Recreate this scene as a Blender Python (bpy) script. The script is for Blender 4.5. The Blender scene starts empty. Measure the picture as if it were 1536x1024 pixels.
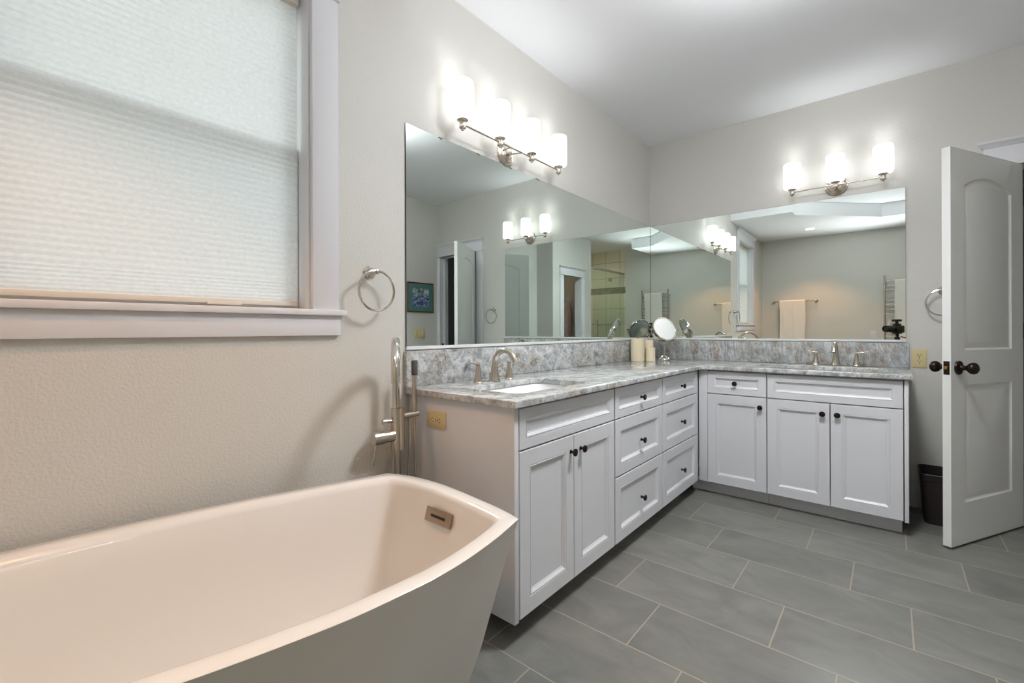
import bpy, bmesh, math, random
from mathutils import Vector, Matrix, Euler
random.seed(7)
SC = bpy.context.scene
COL = SC.collection
PI = math.pi

# ------------------------------------------------------------------ camera
cam_d = bpy.data.cameras.new('camera_view')
cam = bpy.data.objects.new('camera_view', cam_d)
COL.objects.link(cam)
CAM = Vector((1.6063, -3.7897, 1.1195))
YAW = math.radians(40.0363)
cam_d.sensor_width = 36.0
cam_d.lens = 674.76 * 36.0 / 1536.0
cam_d.shift_x = 0.0
cam_d.shift_y = -17.08 / 1536.0
cam_d.clip_start = 0.005
cam_d.clip_end = 100
cam.matrix_world = (Matrix.Translation(CAM) @ Matrix.Rotation(YAW, 4, 'Z')
                    @ Matrix.Rotation(PI / 2, 4, 'X') @ Matrix.Rotation(math.radians(-0.196), 4, 'Z'))
SC.camera = cam
FWD = Vector((-math.sin(YAW), math.cos(YAW), 0))
RGT = Vector((math.cos(YAW), math.sin(YAW), 0))

# ------------------------------------------------------------------ world, exposure
SC.view_settings.view_transform = 'Standard'
SC.view_settings.look = 'None'
SC.view_settings.gamma = 1.0
SC.view_settings.use_curve_mapping = False
SC.view_settings.exposure = 0.0
W = bpy.data.worlds.new('daylight')
SC.world = W
W.use_nodes = True
_nt = W.node_tree
_bg = _nt.nodes['Background']
_tc = _nt.nodes.new('ShaderNodeTexCoord')
_sp = _nt.nodes.new('ShaderNodeSeparateXYZ')
_cr = _nt.nodes.new('ShaderNodeValToRGB')
_nt.links.new(_tc.outputs['Generated'], _sp.inputs[0])
_mr = _nt.nodes.new('ShaderNodeMapRange')
_mr.inputs['From Min'].default_value = -0.6
_mr.inputs['From Max'].default_value = 1.0
_nt.links.new(_sp.outputs['Z'], _mr.inputs['Value'])
_nt.links.new(_mr.outputs[0], _cr.inputs[0])
_cr.color_ramp.elements[0].position = 0.30
_cr.color_ramp.elements[0].color = (0.34, 0.36, 0.33, 1)
_cr.color_ramp.elements[1].position = 0.62
_cr.color_ramp.elements[1].color = (0.92, 0.965, 0.985, 1)
_nt.links.new(_cr.outputs[0], _bg.inputs['Color'])
_bg.inputs['Strength'].default_value = 2.55
SHADE_GLOW = 2.1          # opal glass of the vanity lamps
BULB_UP = 0.85             # watts leaving the open top of each vanity lamp
DOWN_WARM = 58.0
FLASH = 115.0             # fill flash added at the photo camera, aimed at the ceiling          # watts of the warm can light over the tub
DRUM_FILL_DOWN = 16.5          # watts of the added fill lamp under the drum
DRUM_FILL = 33.0               # glow of the drum added as room fill, out of the frame
FILL_SHOWER = 36.0  # watts of an unseen can light added to brighten the shower
FILL_CLOSET = 9.0  # watts of an unseen can light added to brighten the closet


def spot(name, loc, power, color, angle=2.6, size=0.05, blend=0.6):
    l = bpy.data.lights.new(name, 'SPOT')
    l.energy = power
    l.color = color
    l.spot_size = angle
    l.spot_blend = blend
    l.shadow_soft_size = size
    o = bpy.data.objects.new(name, l)
    COL.objects.link(o)
    o.location = loc
    return o


# ------------------------------------------------------------------ materials
MATS = {}


def S(r, g, b):
    f = lambda c: (c / 255 / 12.92) if c <= 10 else ((c / 255 + 0.055) / 1.055) ** 2.4
    return (f(r), f(g), f(b), 1)


def mat(name, color, rough=0.5, metal=0.0, bump=None, emit=None, spec=0.5, coat=0.0, vary=0.0, aniso=None):
    m = bpy.data.materials.new(name)
    m.use_nodes = True
    nt = m.node_tree
    b = nt.nodes['Principled BSDF']
    b.inputs['Base Color'].default_value = color
    b.inputs['Roughness'].default_value = rough
    b.inputs['Metallic'].default_value = metal
    b.inputs['Specular IOR Level'].default_value = spec
    b.inputs['Coat Weight'].default_value = coat
    if emit:
        b.inputs['Emission Color'].default_value = emit[0]
        b.inputs['Emission Strength'].default_value = emit[1]
    tc = nt.nodes.new('ShaderNodeTexCoord')
    if vary:
        n = nt.nodes.new('ShaderNodeTexNoise')
        n.inputs['Scale'].default_value = 6
        n.inputs['Detail'].default_value = 4
        nt.links.new(tc.outputs['Object'], n.inputs['Vector'])
        mx = nt.nodes.new('ShaderNodeMix')
        mx.data_type = 'RGBA'
        mx.inputs[6].default_value = tuple(c * (1 - vary) for c in color[:3]) + (1,)
        mx.inputs[7].default_value = tuple(min(1, c * (1 + vary)) for c in color[:3]) + (1,)
        nt.links.new(n.outputs['Fac'], mx.inputs[0])
        nt.links.new(mx.outputs[2], b.inputs['Base Color'])
    if bump:
        sc, st, dist = bump
        n = nt.nodes.new('ShaderNodeTexNoise')
        n.inputs['Scale'].default_value = sc
        n.inputs['Detail'].default_value = 3
        nt.links.new(tc.outputs['Object'], n.inputs['Vector'])
        bp = nt.nodes.new('ShaderNodeBump')
        bp.inputs['Strength'].default_value = st
        bp.inputs['Distance'].default_value = dist
        nt.links.new(n.outputs['Fac'], bp.inputs['Height'])
        nt.links.new(bp.outputs['Normal'], b.inputs['Normal'])
    MATS[name] = m
    return m


WALL = mat('wall_paint', S(210, 208, 202), 0.42, bump=(125, 0.42, 0.0045), spec=0.4)
WALLW = mat('closet_paint', S(205, 180, 150), 0.7)
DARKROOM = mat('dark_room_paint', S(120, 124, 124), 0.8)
CEIL = mat('ceiling_paint', S(240, 241, 244), 0.7, bump=(90, 0.2, 0.003))
TRIM = mat('trim_white', S(220, 220, 224), 0.55)
CAB = mat('cabinet_white', S(215, 216, 220), 0.36)
CABD = mat('cabinet_gap', S(120, 120, 120), 0.7)
DOORP = mat('door_paint', S(226, 226, 224), 0.4)
ACRYL = mat('tub_acrylic', S(228, 224, 218), 0.14, coat=0.5)
CERAM = mat('basin_ceramic', S(240, 240, 240), 0.1, coat=0.4)
NICKEL = mat('brushed_nickel', S(200, 192, 180), 0.27, 1.0)
PLATE = mat('overflow_nickel', S(168, 148, 130), 0.4, 1.0)
NICKEL2 = mat('polished_nickel', S(214, 208, 200), 0.12, 1.0)
BRONZE = mat('oil_rubbed_bronze', S(46, 34, 30), 0.32, 0.7)
BRASS = mat('latch_brass', S(190, 150, 80), 0.3, 1.0)
BLACK = mat('black_plastic', S(24, 23, 24), 0.42)
BINM = mat('bin_plastic', S(44, 36, 36), 0.5)
RUB = mat('rubber_grey', S(80, 78, 76), 0.6)
IVORY = mat('ivory_plastic', S(214, 196, 150), 0.4)
SLOT = mat('socket_slot', S(40, 30, 24), 0.7)
WAX = mat('candle_wax', S(240, 226, 196), 0.5)
WICK = mat('candle_wick', S(60, 50, 40), 0.9)
TOWEL = mat('towel_white', S(236, 230, 224), 0.95, bump=(420, 0.6, 0.004), spec=0.1)
VINYL = mat('window_vinyl', S(236, 236, 232), 0.4)
RAILM = mat('blind_rail', S(214, 208, 196), 0.45)
FRAMEG = mat('frame_wood', S(96, 74, 44), 0.35, 0.3)
MATTE = mat('picture_mat', S(84, 120, 118), 0.9)
ROBE = mat('robe_cloth', S(150, 120, 112), 0.95, vary=0.35)
ALU = mat('bright_aluminium', S(236, 239, 241), 0.3, 0.15)
BACKM = mat('mirror_backing', S(60, 66, 64), 0.5)
LENSG = mat('lens_glass', S(12, 12, 22), 0.05)
SHADEM = mat('opal_glass_lit', S(250, 248, 244), 0.25, emit=((0.97, 0.985, 1.0, 1), SHADE_GLOW))
CANLIT = mat('can_light_lit', S(255, 240, 220), 0.5, emit=((1.0, 0.84, 0.62, 1), 9.0))
CANLITW = mat('shower_fill_lit', S(255, 250, 244), 0.5, emit=((1.0, 0.95, 0.9, 1), 9.0))


DRUM_FILL_LIT = mat('drum_fill_glow', S(250, 250, 250), 0.5, emit=((0.97, 0.985, 1.0, 1), DRUM_FILL))


def mirror_mat(name, color, rough=0.0):
    m = bpy.data.materials.new(name)
    m.use_nodes = True
    nt = m.node_tree
    nt.nodes.remove(nt.nodes['Principled BSDF'])
    g = nt.nodes.new('ShaderNodeBsdfGlossy')
    g.inputs['Color'].default_value = color
    g.inputs['Roughness'].default_value = rough
    nt.links.new(g.outputs[0], nt.nodes['Material Output'].inputs['Surface'])
    return m


SILVER = mirror_mat('mirror_silver', (0.80, 0.865, 0.835, 1))
SILVER2 = mirror_mat('vanity_mirror_silver', (0.90, 0.91, 0.93, 1), 0.22)


def pane_mat(name, tint, refl=0.08):
    m = bpy.data.materials.new(name)
    m.use_nodes = True
    nt = m.node_tree
    nt.nodes.remove(nt.nodes['Principled BSDF'])
    t = nt.nodes.new('ShaderNodeBsdfTransparent')
    t.inputs['Color'].default_value = tint
    g = nt.nodes.new('ShaderNodeBsdfGlossy')
    g.inputs['Roughness'].default_value = 0.0
    mx = nt.nodes.new('ShaderNodeMixShader')
    mx.inputs[0].default_value = refl
    nt.links.new(t.outputs[0], mx.inputs[1])
    nt.links.new(g.outputs[0], mx.inputs[2])
    nt.links.new(mx.outputs[0], nt.nodes['Material Output'].inputs['Surface'])
    return m


PANE = pane_mat('window_pane', (0.96, 0.98, 0.97, 1))
SHGLASS = pane_mat('shower_glass', (0.90, 0.95, 0.92, 1), 0.07)
SCREEN = pane_mat('insect_screen', (0.88, 0.89, 0.90, 1), 0.02)


def fabric_mat():
    m = bpy.data.materials.new('cellular_fabric')
    m.use_nodes = True
    nt = m.node_tree
    nt.nodes.remove(nt.nodes['Principled BSDF'])
    tc = nt.nodes.new('ShaderNodeTexCoord')
    n = nt.nodes.new('ShaderNodeTexNoise')
    n.inputs['Scale'].default_value = 90
    n.inputs['Detail'].default_value = 6
    mp = nt.nodes.new('ShaderNodeMapping')
    mp.inputs['Scale'].default_value = (1, 0.9, 1.3)
    nt.links.new(tc.outputs['Object'], mp.inputs['Vector'])
    nt.links.new(mp.outputs[0], n.inputs['Vector'])
    r = nt.nodes.new('ShaderNodeValToRGB')
    r.color_ramp.elements[0].position = 0.3
    r.color_ramp.elements[0].color = (0.80, 0.82, 0.82, 1)
    r.color_ramp.elements[1].position = 0.7
    r.color_ramp.elements[1].color = (0.87, 0.892, 0.90, 1)
    nt.links.new(n.outputs['Fac'], r.inputs[0])
    d = nt.nodes.new('ShaderNodeBsdfDiffuse')
    t = nt.nodes.new('ShaderNodeBsdfTranslucent')
    nt.links.new(r.outputs[0], d.inputs['Color'])
    nt.links.new(r.outputs[0], t.inputs['Color'])
    mx = nt.nodes.new('ShaderNodeMixShader')
    mx.inputs[0].default_value = 0.42
    nt.links.new(d.outputs[0], mx.inputs[1])
    nt.links.new(t.outputs[0], mx.inputs[2])
    nt.links.new(mx.outputs[0], nt.nodes['Material Output'].inputs['Surface'])
    return m


FABRIC = fabric_mat()


def granite(name, rot, scale, seed, rust=S(156, 143, 132)):
    m = bpy.data.materials.new(name)
    m.use_nodes = True
    nt = m.node_tree
    L = nt.links.new
    b = nt.nodes['Principled BSDF']
    tc = nt.nodes.new('ShaderNodeTexCoord')
    m1 = nt.nodes.new('ShaderNodeMapping')
    m1.inputs['Rotation'].default_value = rot
    L(tc.outputs['Object'], m1.inputs['Vector'])
    m2 = nt.nodes.new('ShaderNodeMapping')
    m2.inputs['Scale'].default_value = scale
    m2.inputs['Location'].default_value = (seed, seed * 1.7, seed * 0.3)
    # a slow warp keeps the bands wandering
    wn = nt.nodes.new('ShaderNodeTexNoise')
    wn.inputs['Scale'].default_value = 3.0
    wn.inputs['Detail'].default_value = 3
    L(tc.outputs['Object'], wn.inputs['Vector'])
    wm = nt.nodes.new('ShaderNodeVectorMath')
    wm.operation = 'MULTIPLY_ADD'
    wm.inputs[1].default_value = (0.16, 0.16, 0.16)
    L(wn.outputs['Color'], wm.inputs[0])
    L(m1.outputs[0], wm.inputs[2])
    L(wm.outputs[0], m2.inputs['Vector'])
    n = nt.nodes.new('ShaderNodeTexNoise')
    n.inputs['Scale'].default_value = 2.6
    n.inputs['Detail'].default_value = 10
    n.inputs['Roughness'].default_value = 0.67
    n.inputs['Distortion'].default_value = 0.15
    L(m2.outputs[0], n.inputs['Vector'])
    r = nt.nodes.new('ShaderNodeValToRGB')
    cr = r.color_ramp
    stops = [(0.28, S(84, 78, 76)), (0.35, S(132, 131, 132)), (0.41, S(180, 183, 186)), (0.47, S(216, 217, 215)),
             (0.515, S(160, 168, 174)), (0.55, S(206, 202, 194)), (0.585, rust), (0.635, S(212, 210, 206)),
             (0.72, S(128, 134, 142))]
    cr.elements[0].position, cr.elements[0].color = stops[0]
    cr.elements[1].position, cr.elements[1].color = stops[-1]
    for p, c in stops[1:-1]:
        e = cr.elements.new(p)
        e.color = c
    L(n.outputs['Fac'], r.inputs[0])
    f = nt.nodes.new('ShaderNodeTexNoise')
    f.inputs['Scale'].default_value = 20
    f.inputs['Detail'].default_value = 6
    f.inputs['Roughness'].default_value = 0.7
    L(m1.outputs[0], f.inputs['Vector'])
    fr = nt.nodes.new('ShaderNodeValToRGB')
    fr.color_ramp.elements[0].position = 0.36
    fr.color_ramp.elements[0].color = (0.35, 0.33, 0.32, 1)
    fr.color_ramp.elements[1].position = 0.56
    fr.color_ramp.elements[1].color = (1, 1, 1, 1)
    L(f.outputs['Fac'], fr.inputs[0])
    mx = nt.nodes.new('ShaderNodeMix')
    mx.data_type = 'RGBA'
    mx.blend_type = 'MULTIPLY'
    mx.inputs[0].default_value = 0.6
    L(r.outputs[0], mx.inputs[6])
    L(fr.outputs[0], mx.inputs[7])
    L(mx.outputs[2], b.inputs['Base Color'])
    b.inputs['Roughness'].default_value = 0.13
    return m


G_TOP = granite('granite_top', (0, 0, 0.35), (4.2, 1.0, 2.0), 2.0)
G_SPL = granite('granite_splash_left', (0.5, 0.2, 0.1), (2.6, 1.9, 2.8), 5.3, S(142, 138, 134))
G_SPB = granite('granite_splash_back', (0, 0.28, 0.0), (7.0, 3.0, 0.9), 9.1)


def tile_floor():
    m = bpy.data.materials.new('slate_tile')
    m.use_nodes = True
    nt = m.node_tree
    L = nt.links.new
    b = nt.nodes['Principled BSDF']
    tc = nt.nodes.new('ShaderNodeTexCoord')
    sx = nt.nodes.new('ShaderNodeSeparateXYZ')
    L(tc.outputs['Object'], sx.inputs[0])

    def mt(op, a, b_=None, c=None):
        q = nt.nodes.new('ShaderNodeMath')
        q.operation = op
        for i, v in enumerate((a, b_, c)):
            if v is None:
                continue
            if isinstance(v, (int, float)):
                q.inputs[i].default_value = v
            else:
                L(v, q.inputs[i])
        return q.outputs[0]
    PY, PX = 0.3075, 0.5865
    v = mt('DIVIDE', mt('SUBTRACT', -0.768, sx.outputs['Y']), PY)       # rows count toward the camera
    row = mt('FLOOR', v)
    fv = mt('SUBTRACT', v, row)
    u = mt('DIVIDE', mt('SUBTRACT', mt('SUBTRACT', sx.outputs['X'], 0.690), mt('MULTIPLY', row, 0.1955)), PX)
    colu = mt('FLOOR', u)
    fu = mt('SUBTRACT', u, colu)
    dv = mt('MULTIPLY', mt('MINIMUM', fv, mt('SUBTRACT', 1.0, fv)), PY)
    du = mt('MULTIPLY', mt('MINIMUM', fu, mt('SUBTRACT', 1.0, fu)), PX)
    d = mt('MINIMUM', dv, du)
    g = nt.nodes.new('ShaderNodeMapRange')
    g.interpolation_type = 'SMOOTHSTEP'
    g.inputs['From Min'].default_value = 0.0018
    g.inputs['From Max'].default_value = 0.0031
    L(d, g.inputs['Value'])
    cb = nt.nodes.new('ShaderNodeCombineXYZ')
    L(colu, cb.inputs[0])
    L(row, cb.inputs[1])
    wn = nt.nodes.new('ShaderNodeTexWhiteNoise')
    wn.noise_dimensions = '2D'
    L(cb.outputs[0], wn.inputs['Vector'])
    # slate clouding, shifted per tile
    ad = nt.nodes.new('ShaderNodeVectorMath')
    ad.operation = 'MULTIPLY_ADD'
    ad.inputs[1].default_value = (7, 7, 7)
    L(wn.outputs['Color'], ad.inputs[0])
    L(tc.outputs['Object'], ad.inputs[2])
    mp = nt.nodes.new('ShaderNodeMapping')
    mp.inputs['Rotation'].default_value = (0, 0, 0.6)
    mp.inputs['Scale'].default_value = (1.6, 3.0, 1)
    L(ad.outputs[0], mp.inputs['Vector'])
    n = nt.nodes.new('ShaderNodeTexNoise')
    n.inputs['Scale'].default_value = 2.55
    n.inputs['Detail'].default_value = 8
    n.inputs['Roughness'].default_value = 0.6
    n.inputs['Distortion'].default_value = 0.8
    L(mp.outputs[0], n.inputs['Vector'])
    r = nt.nodes.new('ShaderNodeValToRGB')
    r.color_ramp.elements[0].position = 0.3
    r.color_ramp.elements[0].color = S(106, 106, 102)
    r.color_ramp.elements[1].position = 0.72
    r.color_ramp.elements[1].color = S(128, 127, 122)
    L(n.outputs['Fac'], r.inputs[0])
    tone = mt('ADD', 0.90, mt('MULTIPLY', wn.outputs['Value'], 0.16))
    tm = nt.nodes.new('ShaderNodeVectorMath')
    tm.operation = 'SCALE'
    L(r.outputs[0], tm.inputs[0])
    L(tone, tm.inputs['Scale'])
    mx = nt.nodes.new('ShaderNodeMix')
    mx.data_type = 'RGBA'
    mx.inputs[6].default_value = S(158, 148, 132)
    L(g.outputs[0], mx.inputs[0])
    L(tm.outputs[0], mx.inputs[7])
    L(mx.outputs[2], b.inputs['Base Color'])
    b.inputs['Roughness'].default_value = 0.42
    b.inputs['Specular IOR Level'].default_value = 0.4
    h = mt('ADD', mt('MULTIPLY', g.outputs[0], 1.0), mt('MULTIPLY', n.outputs['Fac'], 0.5))
    bp = nt.nodes.new('ShaderNodeBump')
    bp.inputs['Strength'].default_value = 0.35
    bp.inputs['Distance'].default_value = 0.003
    L(h, bp.inputs['Height'])
    L(bp.outputs[0], b.inputs['Normal'])
    return m


TILE = tile_floor()


def shower_tile():
    m = bpy.data.materials.new('shower_tile_beige')
    m.use_nodes = True
    nt = m.node_tree
    L = nt.links.new
    b = nt.nodes['Principled BSDF']
    tc = nt.nodes.new('ShaderNodeTexCoord')
    sx = nt.nodes.new('ShaderNodeSeparateXYZ')
    L(tc.outputs['Object'], sx.inputs[0])
    ad = nt.nodes.new('ShaderNodeMath')
    L(sx.outputs['X'], ad.inputs[0])
    L(sx.outputs['Y'], ad.inputs[1])
    cb = nt.nodes.new('ShaderNodeCombineXYZ')
    L(ad.outputs[0], cb.inputs[0])
    L(sx.outputs['Z'], cb.inputs[1])
    mp = nt.nodes.new('ShaderNodeMapping')
    mp.inputs['Location'].default_value = (0.11, 0.005, 0)
    L(cb.outputs[0], mp.inputs['Vector'])
    br = nt.nodes.new('ShaderNodeTexBrick')
    br.offset = 0.0
    br.inputs['Color1'].default_value = S(222, 212, 190)
    br.inputs['Color2'].default_value = S(214, 203, 180)
    br.inputs['Mortar'].default_value = S(150, 140, 120)
    br.inputs['Scale'].default_value = 1.0
    br.inputs['Mortar Size'].default_value = 0.004
    br.inputs['Brick Width'].default_value = 0.31
    br.inputs['Row Height'].default_value = 0.31
    L(mp.outputs[0], br.inputs['Vector'])
    # mosaic band
    b2 = nt.nodes.new('ShaderNodeTexBrick')
    b2.offset = 0.5
    b2.inputs['Color1'].default_value = S(150, 140, 118)
    b2.inputs['Color2'].default_value = S(104, 98, 84)
    b2.inputs['Mortar'].default_value = S(168, 160, 140)
    b2.inputs['Scale'].default_value = 1.0
    b2.inputs['Mortar Size'].default_value = 0.003
    b2.inputs['Brick Width'].default_value = 0.05
    b2.inputs['Row Height'].default_value = 0.033
    L(cb.outputs[0], b2.inputs['Vector'])
    c1 = nt.nodes.new('ShaderNodeMath')
    c1.operation = 'COMPARE'
    c1.inputs[1].default_value = 1.908
    c1.inputs[2].default_value = 0.066
    L(sx.outputs['Z'], c1.inputs[0])
    mx = nt.nodes.new('ShaderNodeMix')
    mx.data_type = 'RGBA'
    L(c1.outputs[0], mx.inputs[0])
    L(br.outputs['Color'], mx.inputs[6])
    L(b2.outputs['Color'], mx.inputs[7])
    L(mx.outputs[2], b.inputs['Base Color'])
    b.inputs['Roughness'].default_value = 0.3
    return m


SHTILE = shower_tile()


def painting_mat():
    m = bpy.data.materials.new('lake_painting')
    m.use_nodes = True
    nt = m.node_tree
    L = nt.links.new
    b = nt.nodes['Principled BSDF']
    tc = nt.nodes.new('ShaderNodeTexCoord')
    mp = nt.nodes.new('ShaderNodeMapping')
    mp.inputs['Scale'].default_value = (1, 9, 22)
    L(tc.outputs['Object'], mp.inputs['Vector'])
    n = nt.nodes.new('ShaderNodeTexNoise')
    n.inputs['Scale'].default_value = 2.0
    n.inputs['Detail'].default_value = 6
    n.inputs['Distortion'].default_value = 1.0
    L(mp.outputs[0], n.inputs['Vector'])
    r = nt.nodes.new('ShaderNodeValToRGB')
    cr = r.color_ramp
    cr.elements[0].position, cr.elements[0].color = 0.34, S(30, 40, 74)
    cr.elements[1].position, cr.elements[1].color = 0.7, S(208, 214, 226)
    e = cr.elements.new(0.46)
    e.color = S(70, 86, 130)
    e = cr.elements.new(0.56)
    e.color = S(128, 146, 176)
    L(n.outputs['Fac'], r.inputs[0])
    # misty green trees in the upper third
    sx = nt.nodes.new('ShaderNodeSeparateXYZ')
    L(tc.outputs['Object'], sx.inputs[0])
    mr = nt.nodes.new('ShaderNodeMapRange')
    mr.inputs['From Min'].default_value = 0.02
    mr.inputs['From Max'].default_value = 0.06
    L(sx.outputs['Z'], mr.inputs['Value'])
    g = nt.nodes.new('ShaderNodeValToRGB')
    g.color_ramp.elements[0].position, g.color_ramp.elements[0].color = 0.4, S(66, 92, 90)
    g.color_ramp.elements[1].position, g.color_ramp.elements[1].color = 0.62, S(190, 206, 200)
    n2 = nt.nodes.new('ShaderNodeTexNoise')
    n2.inputs['Scale'].default_value = 22
    n2.inputs['Detail'].default_value = 5
    L(tc.outputs['Object'], n2.inputs['Vector'])
    L(n2.outputs['Fac'], g.inputs[0])
    mx = nt.nodes.new('ShaderNodeMix')
    mx.data_type = 'RGBA'
    L(mr.outputs[0], mx.inputs[0])
    L(r.outputs[0], mx.inputs[6])
    L(g.outputs[0], mx.inputs[7])
    L(mx.outputs[2], b.inputs['Base Color'])
    b.inputs['Roughness'].default_value = 0.6
    return m


PAINTING = painting_mat()


# ------------------------------------------------------------------ mesh helpers
def axis_frame(d):
    d = Vector(d).normalized()
    up = Vector((0, 0, 1)) if abs(d.z) < 0.95 else Vector((1, 0, 0))
    a = d.cross(up).normalized()
    return a, d.cross(a).normalized(), d


class MB:
    """Collects shapes; build() links them as one mesh object."""

    def __init__(self):
        self.bm = bmesh.new()

    def box(self, lo, hi, bev=0.0, seg=2):
        t = bmesh.new()
        bmesh.ops.create_cube(t, size=1)
        lo, hi = Vector(lo), Vector(hi)
        for v in t.verts:
            v.co = Vector((lo[i] + (v.co[i] + 0.5) * (hi[i] - lo[i]) for i in range(3)))
        if bev:
            bmesh.ops.bevel(t, geom=list(t.edges), offset=bev, segments=seg, affect='EDGES', profile=0.5)
        return self.join(t)

    def join(self, t, M=None):
        if M is not None:
            bmesh.ops.transform(t, matrix=M, verts=t.verts)
        me = bpy.data.meshes.new('tmp')
        t.to_mesh(me)
        t.free()
        self.bm.from_mesh(me)
        bpy.data.meshes.remove(me)
        return self

    def obox(self, center, size, M3, bev=0.0):
        t = bmesh.new()
        bmesh.ops.create_cube(t, size=1)
        for v in t.verts:
            v.co = Vector((v.co[i] * size[i] for i in range(3)))
        if bev:
            bmesh.ops.bevel(t, geom=list(t.edges), offset=bev, segments=2, affect='EDGES', profile=0.5)
        return self.join(t, Matrix.Translation(Vector(center)) @ M3.to_4x4())

    def rings(self, rings, cap=(True, True), closed=False):
        bm = self.bm
        R = [[bm.verts.new(p) for p in r] for r in rings]
        n = len(R[0])
        for i in range(len(R) - 1 + (1 if closed else 0)):
            A, B = R[i], R[(i + 1) % len(R)]
            for k in range(n):
                bm.faces.new((A[k], A[(k + 1) % n], B[(k + 1) % n], B[k]))
        if not closed:
            if cap[0]:
                bm.faces.new(list(reversed(R[0])))
            if cap[1]:
                bm.faces.new(R[-1])
        return self

    def cyl(self, p0, p1, r0, r1=None, n=24, cap=(True, True)):
        r1 = r0 if r1 is None else r1
        a, b, d = axis_frame(Vector(p1) - Vector(p0))
        out = []
        for p, r in ((p0, r0), (p1, r1)):
            out.append([Vector(p) + (a * math.cos(2 * PI * k / n) + b * math.sin(2 * PI * k / n)) * r for k in range(n)])
        return self.rings(out, cap)

    def lathe(self, prof, origin=(0, 0, 0), axis=(0, 0, 1), n=32, cap=(True, True)):
        a, b, d = axis_frame(axis)
        o = Vector(origin)
        out = []
        for r, h in prof:
            r = max(r, 1e-5)
            out.append([o + d * h + (a * math.cos(2 * PI * k / n) + b * math.sin(2 * PI * k / n)) * r for k in range(n)])
        return self.rings(out, cap)

    def tube(self, pts, r, n=14, cap=True, closed=False):
        pts = [Vector(p) for p in pts]
        N = len(pts)
        rr = r if isinstance(r, (list, tuple)) else [r] * N
        out = []
        prev = None
        for i, p in enumerate(pts):
            if closed:
                t = (pts[(i + 1) % N] - pts[(i - 1) % N]).normalized()
            else:
                t = (pts[min(i + 1, N - 1)] - pts[max(i - 1, 0)]).normalized()
            if prev is None:
                a, b, _ = axis_frame(t)
            else:
                a = prev - t * prev.dot(t)
                a.normalize()
                b = t.cross(a)
            prev = a
            b = t.cross(a)
            q = rr[i]
            qa, qb = q if isinstance(q, (list, tuple)) else (q, q)
            out.append([p + a * math.cos(2 * PI * k / n) * qa + b * math.sin(2 * PI * k / n) * qb for k in range(n)])
        return self.rings(out, (cap, cap), closed)

    def prism(self, poly, axis, lo, hi, bev=0.0):
        """Extrudes a 2D polygon along a world axis: 0 -> (y,z), 1 -> (x,z), 2 -> (x,y)."""
        t = bmesh.new()

        def P(u, v, w):
            return {0: (w, u, v), 1: (u, w, v), 2: (u, v, w)}[axis]
        A = [t.verts.new(P(u, v, lo)) for u, v in poly]
        B = [t.verts.new(P(u, v, hi)) for u, v in poly]
        n = len(poly)
        t.faces.new(A)
        t.faces.new(list(reversed(B)))
        for k in range(n):
            t.faces.new((A[k], B[k], B[(k + 1) % n], A[(k + 1) % n]))
        bmesh.ops.recalc_face_normals(t, faces=t.faces)
        if bev:
            bmesh.ops.bevel(t, geom=list(t.edges), offset=bev, segments=2, affect='EDGES', profile=0.5)
        return self.join(t)

    def loops(self, loops, back=None):
        """Nested closed loops of 3D points bridged one after the other; the last one is filled."""
        bm = self.bm
        R = [[bm.verts.new(p) for p in l] for l in loops]
        n = len(R[0])
        for i in range(len(R) - 1):
            A, B = R[i], R[i + 1]
            for k in range(n):
                bm.faces.new((A[k], A[(k + 1) % n], B[(k + 1) % n], B[k]))
        bm.faces.new(R[-1])
        if back:
            bm.faces.new(list(reversed(R[0])))
        return self

    def build(self, name, material, parent=None, angle=35, recalc=True, loc=None, rot=None):
        bm = self.bm
        bmesh.ops.remove_doubles(bm, verts=bm.verts, dist=1e-6)
        if recalc:
            bmesh.ops.recalc_face_normals(bm, faces=bm.faces)
        me = bpy.data.meshes.new(name)
        bm.to_mesh(me)
        bm.free()
        for p in me.polygons:
            p.use_smooth = True
        me.set_sharp_from_angle(angle=math.radians(angle))
        if isinstance(material, (list, tuple)):
            for q in material:
                me.materials.append(q)
        else:
            me.materials.append(material)
        o = bpy.data.objects.new(name, me)
        COL.objects.link(o)
        if parent is not None:
            o.parent = parent
        if loc is not None:
            o.location = loc
        if rot is not None:
            o.rotation_euler = rot
        return o


def tag(o, label, category, group=None, kind=None):
    o['label'] = label
    o['category'] = category
    if group:
        o['group'] = group
    if kind:
        o['kind'] = kind
    return o


def thing(name, label, category, loc=(0, 0, 0), rot=0.0, group=None, kind=None):
    e = bpy.data.objects.new(name, None)
    e.empty_display_size = 0.05
    COL.objects.link(e)
    e.location = loc
    e.rotation_euler = (0, 0, rot) if isinstance(rot, (int, float)) else rot
    return tag(e, label, category, group, kind)


def copy_thing(root, loc=None, rot=None, label=None):
    r = root.copy()
    COL.objects.link(r)
    if loc is not None:
        r.location = loc
    if rot is not None:
        r.rotation_euler = rot
    if label:
        r['label'] = label
    for ch in [o for o in COL.objects if o.parent == root]:
        c = ch.copy()
        COL.objects.link(c)
        c.parent = r
        for g in [o for o in COL.objects if o.parent == ch]:
            d = g.copy()
            COL.objects.link(d)
            d.parent = c
    return r


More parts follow.
